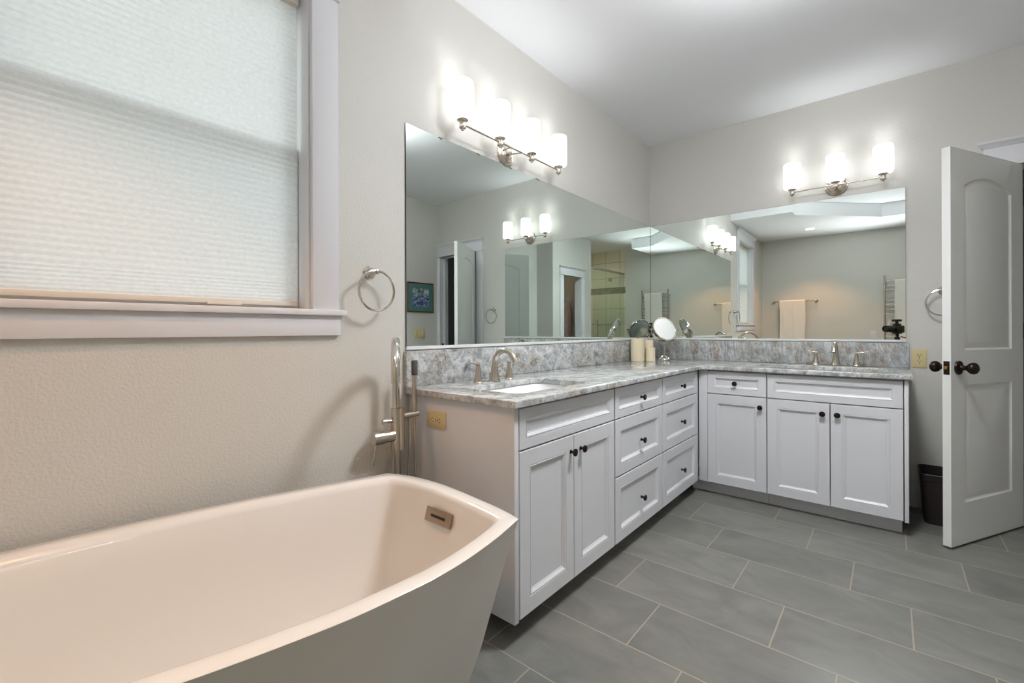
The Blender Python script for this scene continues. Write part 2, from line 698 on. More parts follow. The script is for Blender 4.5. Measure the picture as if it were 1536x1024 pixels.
def filled(outer, holes, thick, bev=0.0, seg=2):
    """A flat plate (z 0..thick) of any outline with holes, edges eased by bev. Returns a bmesh."""
    cu = bpy.data.curves.new('plate', 'CURVE')
    cu.dimensions = '2D'
    cu.fill_mode = 'BOTH'
    for loop in [outer] + list(holes):
        sp = cu.splines.new('POLY')
        sp.points.add(len(loop) - 1)
        for p, q in zip(sp.points, loop):
            p.co = (q[0], q[1], 0, 1)
        sp.use_cyclic_u = True
    cu.extrude = thick / 2 - bev
    cu.bevel_depth = bev
    cu.bevel_resolution = seg
    cu.offset = -bev
    ob = bpy.data.objects.new('plate', cu)
    COL.objects.link(ob)
    bpy.context.view_layer.update()
    dg = bpy.context.evaluated_depsgraph_get()
    me = bpy.data.meshes.new_from_object(ob.evaluated_get(dg))
    bm = bmesh.new()
    bm.from_mesh(me)
    bpy.data.objects.remove(ob)
    bpy.data.curves.remove(cu)
    bpy.data.meshes.remove(me)
    bmesh.ops.remove_doubles(bm, verts=bm.verts, dist=1e-5)
    for v in bm.verts:
        v.co.z += thick / 2
    return bm


def rrect(x0, y0, x1, y1, r, n=6):
    pts = []
    for cx, cy, a0 in ((x1 - r, y1 - r, 0), (x0 + r, y1 - r, 90), (x0 + r, y0 + r, 180), (x1 - r, y0 + r, 270)):
        for k in range(n + 1):
            a = math.radians(a0 + 90 * k / n)
            pts.append((cx + r * math.cos(a), cy + r * math.sin(a)))
    return pts


# ------------------------------------------------------------------ the room
H, HS, WC, D = 2.714, 2.547, 2.813, 4.526
WY0, WY1, WZ0, WZ1 = -3.81, -3.012, 1.180, 2.352       # window opening in the left wall


def struct(name, label, category, m, material):
    return tag(m.build(name, material), label, category, kind='structure')


b = MB()
b.box((-0.05, -D - 0.1, -0.08), (3.70, 1.6, 0.0))
struct('floor', 'floor of dark grey slate-look tiles laid in thirds with pale grout', 'floor', b, TILE)
b = MB()
b.box((-0.16, -D - 0.12, H), (3.75, 1.6, H + 0.1))
struct('ceiling', 'high white ceiling above the vanity and the doors', 'ceiling', b, CEIL)
b = MB()
b.prism([(0, -2.612), (0.70, -2.612), (0.70, -2.81), (1.53, -3.64), (1.88, -3.64), (1.88, -D), (0, -D)], 2, HS, H)
struct('ceiling_soffit', 'lowered white ceiling with an angled edge above the tub end', 'soffit', b, CEIL)
b = MB()
b.box((-0.14, WY1, 0), (0, 0.12, H))
b.box((-0.14, -D - 0.12, 0), (0, WY0, H))
b.box((-0.14, WY0, 0), (0, WY1, WZ0))
b.box((-0.14, WY0, WZ1), (0, WY1, H))
struct('wall_left', 'textured beige-grey wall with the window and the longer mirror', 'wall', b, WALL)
DX0, DX1, DZ = 2.13, 2.765, 2.045
b = MB()
b.box((0, 0, 0), (DX0, 0.12, H))
b.box((DX1, 0, 0), (2.95, 0.12, H))
b.box((DX0, 0, DZ), (DX1, 0.12, H))
struct('wall_back', 'textured beige-grey wall behind the three-lamp fixture and shorter mirror', 'wall', b, WALL)
b = MB()
b.box((WC, -2.104, 0), (2.95, 0, H))
struct('wall_right', 'beige-grey wall with the small framed picture', 'wall', b, WALL)
PY0, PY1, PZ = -2.955, -2.394, 2.02
b = MB()
b.box((2.5, -2.22, 0), (3.6, -2.104, H))
b.box((2.5, PY1, 0), (2.62, -2.22, H))
b.box((2.5, -3.277, 0), (2.62, PY0, H))
b.box((2.5, PY0, PZ), (2.62, PY1, H))
b.box((2.62, -3.277, 0), (3.6, -3.16, H))
struct('wall_alcove', 'grey wall that steps forward and holds the closet doorway', 'wall', b, WALL)
b = MB()
b.box((-0.14, -D - 0.12, 0), (3.75, -D, H))
struct('wall_front', 'beige-grey wall with the towel bar and ladder towel rack', 'wall', b, WALL)
b = MB()
b.box((3.6, -D - 0.12, 0), (3.72, -2.104, H))
struct('wall_far_right', 'plain warm wall at the back of the closet', 'wall', b, WALLW)
b = MB()
b.box((2.43, -D, 0), (3.6, -D + 0.012, H))
b.box((3.588, -D + 0.012, 0), (3.6, -3.277, H))
b.box((2.625, -3.289, 0), (3.588, -3.277, H))
struct('wall_shower', 'beige tiled shower wall with a brown mosaic band', 'wall', b, SHTILE)
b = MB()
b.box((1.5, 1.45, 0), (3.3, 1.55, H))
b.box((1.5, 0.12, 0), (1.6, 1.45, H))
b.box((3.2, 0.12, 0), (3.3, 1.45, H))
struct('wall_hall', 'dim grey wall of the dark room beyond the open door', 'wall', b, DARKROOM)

# baseboards
b = MB()
b.box((1.70, -0.014, 0), (2.02, 0.0, 0.125), 0.003)
b.box((1.70, -0.010, 0.120), (2.02, 0.0, 0.137), 0.003)
struct('baseboard_back', 'white baseboard behind the waste bin', 'baseboard', b, TRIM)
b = MB()
b.box((WC - 0.014, -2.104, 0), (WC, -0.02, 0.137), 0.003)
struct('baseboard_right', 'white baseboard under the framed picture', 'baseboard', b, TRIM)
b = MB()
b.box((0.0, -D, 0), (2.43, -D + 0.014, 0.137), 0.003)
struct('baseboard_front', 'white baseboard under the towel bar and rack', 'baseboard', b, TRIM)
b = MB()
b.box((0.0, -D + 0.014, 0), (0.014, -2.62, 0.137), 0.003)
struct('baseboard_left', 'white baseboard behind the bathtub', 'baseboard', b, TRIM)


# ---- casings
def casing_set(root, u0, u1, z1, wall, face, flip, zb=0.0, w=0.10, t=0.02, crown=True):
    """Flat casing with a head board and crown. wall: axis normal to the wall; face: its coordinate; flip: which way it stands out."""
    def bx(name, ulo, uhi, zlo, zhi, d0, d1, bev=0.002):
        m = MB()
        lo_d, hi_d = sorted((face + flip * d0, face + flip * d1))
        if wall == 0:
            m.box((lo_d, ulo, zlo), (hi_d, uhi, zhi), bev)
        else:
            m.box((ulo, lo_d, zlo), (uhi, hi_d, zhi), bev)
        return m
    bx('s', u0 - w, u0, zb, z1, 0, t).build('side_casing', TRIM, root)
    bx('s', u1, u1 + w, zb, z1, 0, t).build('side_casing', TRIM, root)
    bx('h', u0 - w - 0.004, u1 + w + 0.004, z1, z1 + 0.016, 0, t + 0.012).build('head_bead', TRIM, root)
    bx('h', u0 - w, u1 + w, z1 + 0.016, z1 + 0.115, 0, t).build('head_board', TRIM, root)
    m = MB()
    prof = [(0, 0.0), (t + 0.004, 0.0), (t + 0.006, 0.006), (t + 0.016, 0.016), (t + 0.026, 0.022), (t + 0.028, 0.036), (0, 0.036)]
    rings = []
    for u, s in ((u0 - w, -1), (u1 + w, 1)):
        ring = []
        for dd, hh in prof:
            ext = max(0.0, dd - t) * s
            p = (face + flip * dd, u + ext, z1 + 0.115 + hh) if wall == 0 else (u + ext, face + flip * dd, z1 + 0.115 + hh)
            ring.append(Vector(p))
        rings.append(ring)
    m.rings(rings)
    m.build('crown', TRIM, root)


# window_1
win = thing('window_1', 'white double-hung window with a flat casing beside the tub', 'window', (0, 0, 0), kind='structure')
casing_set(win, WY0, WY1, WZ1, 0, 0.0, 1, zb=1.197)
b = MB()
b.box((0.0, WY0 - 0.122, 1.176), (0.034, WY1 + 0.125, 1.197), 0.003)
b.box((-0.14, WY0, 1.180), (0.002, WY1, 1.197))
b.build('stool', TRIM, win)
b = MB()
b.box((0.0, WY0 - 0.10, 1.102), (0.018, WY1 + 0.107, 1.176), 0.002)
b.build('apron', TRIM, win)
b = MB()
b.box((-0.14, WY1 - 0.006, 1.197), (0.0, WY1, WZ1))
b.box((-0.14, WY0, 1.197), (0.0, WY0 + 0.006, WZ1))
b.box((-0.14, WY0 + 0.006, WZ1 - 0.006), (0.0, WY1 - 0.006, WZ1))
b.build('jamb', TRIM, win)
ZM = 1.772
for nm, z0, z1, xf in (('lower_sash', 1.199, ZM + 0.02, -0.104), ('upper_sash', ZM - 0.02, WZ1 - 0.007, -0.132)):
    b = MB()
    y0, y1 = WY0 + 0.007, WY1 - 0.007
    bw = 0.036
    sw = 0.020
    b.box((xf, y0, z0), (xf + 0.026, y0 + sw, z1), 0.002)
    b.box((xf, y1 - sw, z0), (xf + 0.026, y1, z1), 0.002)
    b.box((xf, y0 + sw, z0), (xf + 0.026, y1 - sw, z0 + bw), 0.002)
    b.box((xf, y0 + sw, z1 - bw), (xf + 0.026, y1 - sw, z1), 0.002)
    s = b.build(nm, VINYL, win)
    b = MB()
    b.box((xf + 0.011, y0 + sw, z0 + bw), (xf + 0.014, y1 - sw, z1 - bw))
    b.build('pane', PANE, s)
b = MB()
b.box((-0.1385, WY0 + 0.008, 1.199), (-0.1365, WY1 - 0.008, ZM - 0.02))
b.build('insect_screen', SCREEN, win)

# pleated shade in the window
shade = thing('cellular_shade', 'white pleated cellular shade drawn down over the window', 'window shade', (-0.064, (WY0 + WY1) / 2, 1.20))
hy = (WY1 - WY0) / 2 - 0.019
zs = [2.305 - 1.20]
while zs[-1] > 0.10:
    zs.append(zs[-1] - 0.0095)
while zs[-1] > 0.026:
    zs.append(zs[-1] - 0.0058)
b = MB()
for layer, x0, amp in ((0, 0.0, 0.0034),):
    va = []
    for i, z in enumerate(zs):
        x = x0 + (amp if i % 2 else 0.0)
        va.append((b.bm.verts.new((x, -hy, z)), b.bm.verts.new((x, hy, z))))
    for p, q in zip(va, va[1:]):
        b.bm.faces.new((p[0], p[1], q[1], q[0]))
b.build('shade_fabric', FABRIC, shade, angle=20)
b = MB()
b.box((-0.016, -hy, 1.105), (0.022, hy, 1.138), 0.003)
b.build('head_rail', RAILM, shade)
b = MB()
b.box((-0.007, -hy, 0.009), (0.014, hy, 0.025), 0.003)
br_ = b.build('bottom_rail', RAILM, shade)
b = MB()
b.box((0.013, 0.09, 0.005), (0.020, 0.19, 0.016), 0.003)
b.build('pull_tab', RAILM, br_)

# door casings
dc = thing('trim_1', 'white door casing with crown around the open paneled door', 'door casing', (0, 0, 0), kind='structure')
casing_set(dc, DX0 - 0.008, DX1, DZ, 1, 0.0, -1, w=0.098)
b = MB()
b.box((DX0 - 0.008, 0.0, 0), (DX0, 0.12, DZ))
b.box((DX1 - 0.001, 0.0, 0), (DX1 + 0.007, 0.12, DZ))
b.box((DX0, 0.045, 0), (DX0 + 0.012, 0.085, DZ - 0.012), 0.001)
b.box((DX1 - 0.013, 0.045, 0), (DX1 - 0.001, 0.085, DZ - 0.012), 0.001)
b.box((DX0, 0.045, DZ - 0.012), (DX1 - 0.001, 0.085, DZ), 0.001)
b.build('jamb', TRIM, dc)
b = MB()
b.box((DX1 - 0.0035, 0.012, 0.89), (DX1 - 0.001, 0.040, 0.955), 0.001)
b.build('strike_plate', BRONZE, dc)
pc = thing('trim_2', 'white door casing with crown around the dim closet doorway', 'door casing', (0, 0, 0), kind='structure')
casing_set(pc, PY0, PY1, PZ, 0, 2.5, -1, w=0.098)
b = MB()
b.box((2.5, PY0 - 0.0, 0), (2.62, PY0 + 0.008, PZ))
b.box((2.5, PY1 - 0.008, 0), (2.62, PY1, PZ))
b.build('jamb', TRIM, pc)
b = MB()
b.box((2.494, -3.283, 0), (2.5, -3.235, H - 0.001), 0.001)
b.box((2.494, -3.290, 0), (2.626, -3.2775, H - 0.001), 0.001)
struct('trim_3', 'white edge strip at the corner beside the shower glass', 'trim', b, TRIM)

# ------------------------------------------------------------------ the open door
DW = 0.70
dd = Vector((0.4815, 0.8765))
hinge = (1.842 + dd.x * DW, -0.621 + dd.y * DW - 0.001, 0.012)
door = thing('door_1', 'white two-panel arch-top door standing open at the right', 'door', hinge, math.atan2(-dd.y, -dd.x), kind='structure')


def arch_loop(x0, x1, z0, zs_, rise, ins, n=14):
    """closed loop of a panel (x,z); rise 0 = rectangle. ins shrinks it evenly."""
    a0, a1, c0 = x0 + ins, x1 - ins, z0 + ins
    pts = [(a0, c0), (a1, c0)]
    if rise <= 0:
        zt = zs_ - ins
        for k in range(n + 1):
            pts.append((a1 + (a0 - a1) * k / n, zt))
        return pts
    half = (x1 - x0) / 2
    R = (half * half + rise * rise) / (2 * rise)
    cx, cz = (x0 + x1) / 2, zs_ + rise - R
    Ri = R - ins
    for k in range(n + 1):
        x = a1 + (a0 - a1) * k / n
        pts.append((x, cz + math.sqrt(max(Ri * Ri - (x - cx) ** 2, 0))))
    return pts


def door_leaf():
    m = MB()
    T = 0.035
    L = DW
    HT = 2.03
    panels = [(L - 0.579, L - 0.121, 0.995, 1.846, 0.058), (L - 0.579, L - 0.121, 0.212, 0.816, 0.0)]
    prof = [(0.0, 0.0), (0.004, -0.004), (0.012, -0.0085), (0.026, -0.0085), (0.036, -0.0035), (0.039, -0.003)]
    for side in (0, 1):
        y0 = 0.0 if side == 0 else -T
        sg = 1 if side == 0 else -1
        t = bmesh.new()
        edges = []

        def addloop(pts):
            vs = [t.verts.new((x, y0, z)) for x, z in pts]
            for i in range(len(vs)):
                edges.append(t.edges.new((vs[i], vs[(i + 1) % len(vs)])))
        addloop([(0, 0), (L, 0), (L, HT), (0, HT)])
        for p in panels:
            addloop(arch_loop(*p, 0.0))
        bmesh.ops.triangle_fill(t, use_beauty=True, use_dissolve=False, edges=edges)
        m.join(t)
        for p in panels:
            m.loops([[Vector((x, y0 + sg * dep, z)) for x, z in arch_loop(*p, ins)] for ins, dep in prof])
    bm = m.bm
    q = [[bm.verts.new((x, y, z)) for x, z in ((0, 0), (L, 0), (L, HT), (0, HT))] for y in (0.0, -T)]
    for k in range(4):
        bm.faces.new((q[0][k], q[0][(k + 1) % 4], q[1][(k + 1) % 4], q[1][k]))
    return m


door_leaf().build('leaf', DOORP, door, angle=28)


def knob_profile():
    return [(0.034, 0.0), (0.036, 0.003), (0.035, 0.008), (0.028, 0.012), (0.014, 0.015), (0.0115, 0.026), (0.0125, 0.036), (0.022, 0.043),
            (0.0285, 0.052), (0.030, 0.061), (0.027, 0.070), (0.018, 0.077), (0.0, 0.079)]


for sgn, y in ((1, 0.0), (-1, -0.035)):
    m = MB()
    m.lathe(knob_profile(), (DW - 0.062, y, 0.908), (0, sgn, 0), 32)
    m.build('door_knob', BRONZE, door)
b = MB()
b.box((DW - 0.0005, -0.030, 0.873), (DW + 0.0015, -0.005, 0.942), 0.0006)
lp = b.build('latch_plate', BRONZE, door)
b = MB()
b.box((DW + 0.001, -0.0235, 0.900), (DW + 0.010, -0.0115, 0.916), 0.002)
b.build('latch_bolt', BRASS, lp)
for z in (0.25, 1.05, 1.80):
    b = MB()
    b.cyl((-0.006, -0.004, z), (-0.006, -0.004, z + 0.09), 0.006, n=12)
    b.box((-0.004, -0.0025, z), (0.001, -0.0005, z + 0.09))
    b.build('hinge', BRONZE, door)

# ------------------------------------------------------------------ mirrors
mir = thing('wall_mirror', 'large frameless mirror beside the tub, under four lamps', 'mirror', (0.0, -2.595, 1.046))
b = MB()
b.box((0.0005, 0.0, 0.0), (0.0055, 2.589, 0.972))
b.build('mirror_backing', BACKM, mir)
b = MB()
b.box((0.0056, 0.0008, 0.0008), (0.0062, 2.588, 0.9712))
b.build('mirror_glass', SILVER, mir)
b = MB()
b.box((0.0005, 0.0, -0.011), (0.010, 2.585, -0.0005), 0.001)
b.box((0.0066, 0.0, -0.001), (0.010, 2.585, 0.004), 0.0005)
b.build('mirror_channel', ALU, mir)
mir2 = thing('wall_mirror', 'shorter frameless mirror on the back wall, under three lamps', 'mirror', (0.0, 0.0, 1.046))
b = MB()
b.box((0.0005, -0.0055, 0.0), (1.684, -0.0005, 0.972))
b.build('mirror_backing', BACKM, mir2)
b = MB()
b.box((0.0078, -0.0062, 0.0008), (1.6832, -0.0056, 0.9712))
b.build('mirror_glass', SILVER, mir2)
b = MB()
b.box((0.011, -0.010, -0.011), (1.684, -0.0005, -0.0005), 0.001)
b.box((0.011, -0.010, -0.001), (1.684, -0.0066, 0.004), 0.0005)
b.build('mirror_channel', ALU, mir2)

# ------------------------------------------------------------------ vanity lights
RSH, HSH = 0.0522, 0.178


def vanity_light(name, label, loc, rot, n, pitch, rose_z):
    """local +X stands out from the wall, Y runs along it, Z from the lamps' foot."""
    t = thing(name, label, 'wall lamp', loc, rot, group='vanity light bars')
    XO = 0.082
    m = MB()
    m.lathe([(0.066, 0.0), (0.066, 0.006), (0.060, 0.012), (0.050, 0.014), (0.048, 0.019), (0.036, 0.024), (0.018, 0.026), (0.0, 0.026)], (0, 0, rose_z), (1, 0, 0), 40)
    m.build('backplate', NICKEL, t)
    m = MB()
    m.lathe([(0.012, 0.0), (0.014, 0.012), (0.009, 0.026), (0.0, 0.028)], (0.024, 0, rose_z), (1, 0, 0), 20)
    m.build('cap_nut', NICKEL2, t)
    zb = -0.022
    for s in (-1, 1):
        m = MB()
        m.tube([(0.012, s * 0.035, rose_z + 0.012), (0.05, s * 0.042, rose_z + 0.010), (XO, s * 0.048, zb)], 0.0042, 10)
        m.build('arm', NICKEL, t)
    m = MB()
    half = pitch * (n - 1) / 2
    m.cyl((XO, -half, zb), (XO, half, zb), 0.0048, n=14)
    m.build('bar', NICKEL, t)
    for k in range(n):
        y = -half + k * pitch
        m = MB()
        m.lathe([(0.0, -0.052), (0.006, -0.050), (0.0065, -0.046), (0.010, -0.044), (0.0155, -0.040), (0.0165, -0.034), (0.0145, -0.030), (0.0140, -0.014), (0.016, -0.010),
                 (0.026, -0.006), (0.028, -0.003), (0.027, 0.0), (0.0, 0.0)], (XO, y, 0), (0, 0, 1), 28)
        m.build('socket', NICKEL, t)
        m = MB()
        prof = [(0.020, 0.001), (0.040, 0.001), (0.048, 0.005), (RSH, 0.014), (RSH, HSH - 0.014), (RSH - 0.003, HSH - 0.004), (RSH - 0.008, HSH), (RSH - 0.011, HSH - 0.003), (RSH - 0.008, HSH - 0.014),
                (RSH - 0.006, 0.02), (0.040, 0.008), (0.020, 0.006)]
        m.lathe(prof, (XO, y, 0), (0, 0, 1), 36, cap=(False, False))
        m.bm.verts.ensure_lookup_table()
        m.build('lamp_shade', SHADEM, t, angle=60)
        q = t.matrix_basis @ Vector((XO, y, HSH - 0.01))
        s_ = spot('vanity_bulb', q, BULB_UP, (0.90, 0.95, 1.0), 2.0, 0.035, 0.9)
        s_.rotation_euler = (PI, 0, 0)
    return t


vanity_light('vanity_light', 'four-lamp brushed nickel bar above the longer mirror by the tub', (0, -1.9325, 2.102), 0.0, 4, 0.2637, -0.028)
vanity_light('vanity_light', 'three-lamp brushed nickel bar above the shorter back-wall mirror', (1.328, 0, 2.107), -PI / 2, 3, 0.2485, -0.012)


# ------------------------------------------------------------------ vanity cabinets
ZB, ZC = 0.086, 0.847           # underside of the boxes, underside of the stone
FT = 0.020                      # thickness of doors and drawer fronts


def front_mesh(u0, u1, z0, z1, fw):
    """door or drawer front: frame, bead and recessed panel. Local: u along X, front at y=0, body toward +Y."""
    m = MB()

    def lp(i, dep):
        return [Vector((u0 + i, dep, z0 + i)), Vector((u1 - i, dep, z0 + i)), Vector((u1 - i, dep, z1 - i)), Vector((u0 + i, dep, z1 - i))]
    prof = [(0.0, FT), (0.0, 0.002), (0.002, 0.0), (fw, 0.0), (fw + 0.0012, 0.0022), (fw + 0.0028, 0.0022), (fw + 0.004, 0.0002), (fw + 0.007, 0.0002),
            (fw + 0.010, 0.002), (fw + 0.017, 0.0085), (fw + 0.020, 0.0085), (fw + 0.021, 0.0105)]
    m.loops([lp(i, d) for i, d in prof], back=True)
    return m


def knob_mesh(u, z):
    m = MB()
    m.lathe([(0.0085, 0.0), (0.0085, 0.002), (0.0055, 0.005), (0.0052, 0.012), (0.008, 0.016), (0.0145, 0.019), (0.0160, 0.0225), (0.0150, 0.026), (0.009, 0.0285), (0.0, 0.0290)],
            (u, 0, z), (0, -1, 0), 24)
    return m


def cabinet(name, label, loc, rot, u0, u1, fronts, depth=0.50, end=None, filler=None, kick=True, rec=0.058):
    """Local frame: X runs along the fronts, fronts face -Y, floor at z 0."""
    t = thing(name, label, 'cabinet', loc, rot)
    m = MB()
    d1 = FT + depth
    m.box((u0 + 0.001, FT + 0.001, ZB), (u1 - 0.001, d1, ZB + 0.018))
    m.box((u0 + 0.001, d1 - 0.008, ZB + 0.018), (u1 - 0.001, d1, ZC - 0.001))
    m.box((u0 + 0.001, FT + 0.001, ZB + 0.018), (u0 + 0.017, d1 - 0.008, ZC - 0.001))
    m.box((u1 - 0.017, FT + 0.001, ZB + 0.018), (u1 - 0.001, d1 - 0.008, ZC - 0.001))
    for za, zb in fronts['rails']:
        m.box((u0 + 0.017, FT + 0.001, za), (u1 - 0.017, FT + 0.02, zb))
    m.build('carcass', CAB, t)
    if kick:
        k0, k1 = kick if isinstance(kick, tuple) else (u0 + 0.001, u1 - 0.001)
        m = MB()
        m.box((k0, FT + rec, 0.0), (k1, FT + rec + 0.016, ZB - 0.0005))
        m.build('toe_kick', CAB, t)
    for kind, a, b_, za, zb, fw, kn in fronts['list']:
        o = front_mesh(a, b_, za, zb, fw).build(kind, CAB, t, angle=25)
        if kn:
            knob_mesh(*kn).build('knob', BRONZE, o)
    if end:
        a, b_, dend = end
        m = MB()
        m.box((a, 0.0, ZB - 0.003), (b_, dend, ZC - 0.001), 0.0015)
        m.build('end_panel', CAB, t)
    if filler:
        a, b_ = filler
        m = MB()
        m.box((a, 0.004, ZB), (b_, FT + 0.016, ZC - 0.001), 0.001)
        m.build('filler_strip', CAB, t)
    return t


R1T, R1B, R2T, R2B, R3T = 0.838, 0.690, 0.684, 0.410, 0.403
FB = ZB + 0.002
XF = 0.598                     # plane of the fronts
# left run: local X -> world +Y, local -Y -> world +X
ROT_A = PI / 2
A0 = (XF, 0, 0)
rails = [(R1B - 0.02, R1B + 0.02), (ZC - 0.03, ZC - 0.002)]
cabinet('vanity_cabinet', 'white sink cabinet beside the bathtub with two doors and dark knobs', A0, ROT_A, -2.556, -1.828, {
    'rails': rails,
    'list': [('false_drawer_front', -2.549, -1.834, R1B, R1T, 0.036, None),
             ('door', -2.549, -2.193, FB, R2T, 0.058, (-2.216, 0.618)),
             ('door', -2.189, -1.834, FB, R2T, 0.058, (-2.140, 0.618))]}, depth=0.5755, end=(-2.579, -2.556, 0.596), kick=(-2.30, -1.829), rec=0.11)
rails3 = rails + [(R2B - 0.02, R2B + 0.015)]
for u0, u1, lab in ((-1.828, -1.237, 'white three-drawer cabinet next to the tub-side sink cabinet'),
                    (-1.237, -0.619, 'white three-drawer cabinet tucked in the corner of the vanity')):
    a, c = u0 + 0.006, u1 - 0.006
    if u1 > -0.7:
        c = -0.630
    mid = (a + c) / 2
    fr = [('drawer', a, c, R1B, R1T, 0.036, (mid, 0.765)), ('drawer', a, c, R2B, R2T, 0.052, (mid, 0.540)), ('drawer', a, c, FB, R3T, 0.052, (mid, 0.237))]
    cabinet('drawer_cabinet', lab, A0, ROT_A, u0, u1, {'rails': rails3, 'list': fr}, depth=0.5755,
            filler=None if u1 < -1 else (-0.628, -0.5985), rec=0.11)
# back run: fronts face -Y already
B0 = (0, -XF, 0)
cabinet('vanity_cabinet', 'white narrow cabinet with one drawer over one door in the vanity corner', B0, 0.0, 0.655, 1.011, {
    'rails': rails,
    'list': [('drawer', 0.657, 1.009, R1B, R1T, 0.036, (0.830, 0.765)),
             ('door', 0.657, 1.009, FB, R2T, 0.052, (0.977, 0.624))]}, depth=0.5755, filler=(0.5985, 0.6545), kick=(0.53, 1.010))
cabinet('vanity_cabinet', 'white sink cabinet with two doors near the waste bin and open door', B0, 0.0, 1.011, 1.662, {
    'rails': rails,
    'list': [('false_drawer_front', 1.015, 1.659, R1B, R1T, 0.036, None),
             ('door', 1.015, 1.336, FB, R2T, 0.052, (1.302, 0.623)),
             ('door', 1.340, 1.659, FB, R2T, 0.052, (1.373, 0.624))]}, depth=0.5755, end=(1.664, 1.682, 0.596), kick=(1.012, 1.655))

# ------------------------------------------------------------------ stone worktop with two cut-outs
WT, TZ0, TZ1 = 0.624, 0.848, 0.8745
YA, XB = -2.604, 1.698
SINK_A = (0.215, -2.455, 0.518, -1.928)     # x0,y0,x1,y1
SINK_B = (1.070, -0.510, 1.600, -0.205)
rc = 0.012
outer = [(0.001, YA), (WT, YA), (WT, -WT - 0.03), (WT + 0.009, -WT - 0.009), (WT + 0.03, -WT), (XB, -WT), (XB, -0.001), (0.001, -0.001)]
top = thing('countertop', 'grey and white veined granite worktop turning the vanity corner', 'countertop', (0, 0, TZ0))
m = MB()
m.join(filled(outer, [rrect(*SINK_A, 0.055), rrect(*SINK_B, 0.055)], TZ1 - TZ0, 0.004, 2))
m.build('stone_slab', G_TOP, top, angle=40)
m = MB()
m.box((0.001, YA, TZ1 + 0.0005), (0.021, -0.0215, 1.030), 0.0015)
tag(m.build('backsplash', G_SPL), 'granite backsplash strip under the longer mirror by the tub', 'backsplash')
m = MB()
m.box((0.001, -0.021, TZ1 + 0.0005), (XB, -0.001, 1.030), 0.0015)
tag(m.build('backsplash', G_SPB), 'granite backsplash strip under the shorter mirror', 'backsplash')


def basin(name, label, x0, y0, x1, y1):
    t = thing(name, label, 'sink', ((x0 + x1) / 2, (y0 + y1) / 2, TZ0))
    hx, hy = (x1 - x0) / 2 + 0.006, (y1 - y0) / 2 + 0.006
    m = MB()

    def lp(ix, z, r):
        return [Vector((p[0], p[1], z)) for p in rrect(-hx + ix, -hy + ix, hx - ix, hy - ix, r, 8)]
    m.loops([lp(-0.02, -0.0155, 0.07), lp(-0.02, -0.001, 0.07), lp(0.0, -0.001, 0.06), lp(0.004, -0.006, 0.06), lp(0.016, -0.08, 0.065), lp(0.03, -0.115, 0.065), lp(0.06, -0.135, 0.06), lp(0.10, -0.142, 0.04)])
    m.build('bowl', CERAM, t, angle=50)
    m = MB()
    m.lathe([(0.0, 0.0), (0.024, 0.0), (0.024, 0.003), (0.016, 0.005), (0.0, 0.005)], (0, 0, -0.1425), (0, 0, 1), 24)
    m.build('drain', NICKEL, t)
    return t


basin('sink', 'white undermount sink in the granite near the bathtub', *SINK_A)
basin('sink', 'white undermount sink in the granite under the shorter mirror', *SINK_B)


# ------------------------------------------------------------------ basin faucets
def faucet(label, loc, rot):
    """local +X points toward the user."""
    t = thing('widespread_faucet', label, 'faucet', loc, rot, group='basin faucets')
    m = MB()
    m.lathe([(0.0, 0.0), (0.031, 0.0), (0.031, 0.004), (0.028, 0.006), (0.0, 0.006)], (0, 0, 0), (0, 0, 1), 32)
    pts, rad = [], []
    for k in range(7):
        f = k / 6
        z = 0.005 + 0.081 * f
        pts.append((0.004 * f * f, 0, z))
        q = 0.0285 - 0.0130 * (1 - (1 - f) ** 2.0)
        rad.append((q, q * 0.92))
    R = 0.064
    cx, cz = 0.004 + R, 0.086
    for k in range(1, 15):
        a = PI - math.radians(158) * k / 14
        pts.append((cx + R * math.cos(a), 0, cz + R * 0.98 * math.sin(a)))
        f = k / 14
        rad.append((0.0150 - 0.0015 * f, 0.0138 - 0.002 * f))
    a = PI - math.radians(158)
    tx, tz = math.sin(a), -math.cos(a)
    last = Vector(pts[-1])
    pts.append(tuple(last + Vector((0.006, 0, -0.016))))
    rad.append((0.0135, 0.0118))
    m.tube(pts, rad, 20)
    m.build('spout', NICKEL, t, angle=50)
    for s in (-1, 1):
        m = MB()
        y = s * 0.110
        m.lathe([(0.0, 0.0), (0.0235, 0.0), (0.0240, 0.004), (0.0215, 0.008), (0.0205, 0.012), (0.0155, 0.035), (0.0115, 0.060), (0.0098, 0.078), (0.0105, 0.082), (0.0, 0.086)], (0, y, 0), (0, 0, 1), 28)
        h = m.build('handle_base', NICKEL, t)
        m = MB()
        P = [(0, y - s * 0.008, 0.0855), (0, y + s * 0.006, 0.0880), (0, y + s * 0.022, 0.0905), (0, y + s * 0.042, 0.0945), (0, y + s * 0.058, 0.0965), (0, y + s * 0.070, 0.0955)]
        m.tube(P, [(0.0075, 0.004), (0.0105, 0.005), (0.0085, 0.0035), (0.0075, 0.003), (0.0075, 0.0026), (0.005, 0.002)], 14)
        m.build('lever', NICKEL, h, angle=60)
    m = MB()
    m.cyl((-0.030, 0, 0.0), (-0.030, 0, 0.028), 0.003, n=10)
    m.lathe([(0.003, 0), (0.0055, 0.003), (0.0055, 0.010), (0.0, 0.013)], (-0.030, 0, 0.028), (0, 0, 1), 14)
    m.build('drain_lift_rod', NICKEL, t)
    return t


faucet('brushed nickel two-handle faucet at the sink near the bathtub', (0.150, -2.190, TZ1), 0.0)
faucet('brushed nickel two-handle faucet at the sink under the shorter mirror', (1.330, -0.112, TZ1), -PI / 2)

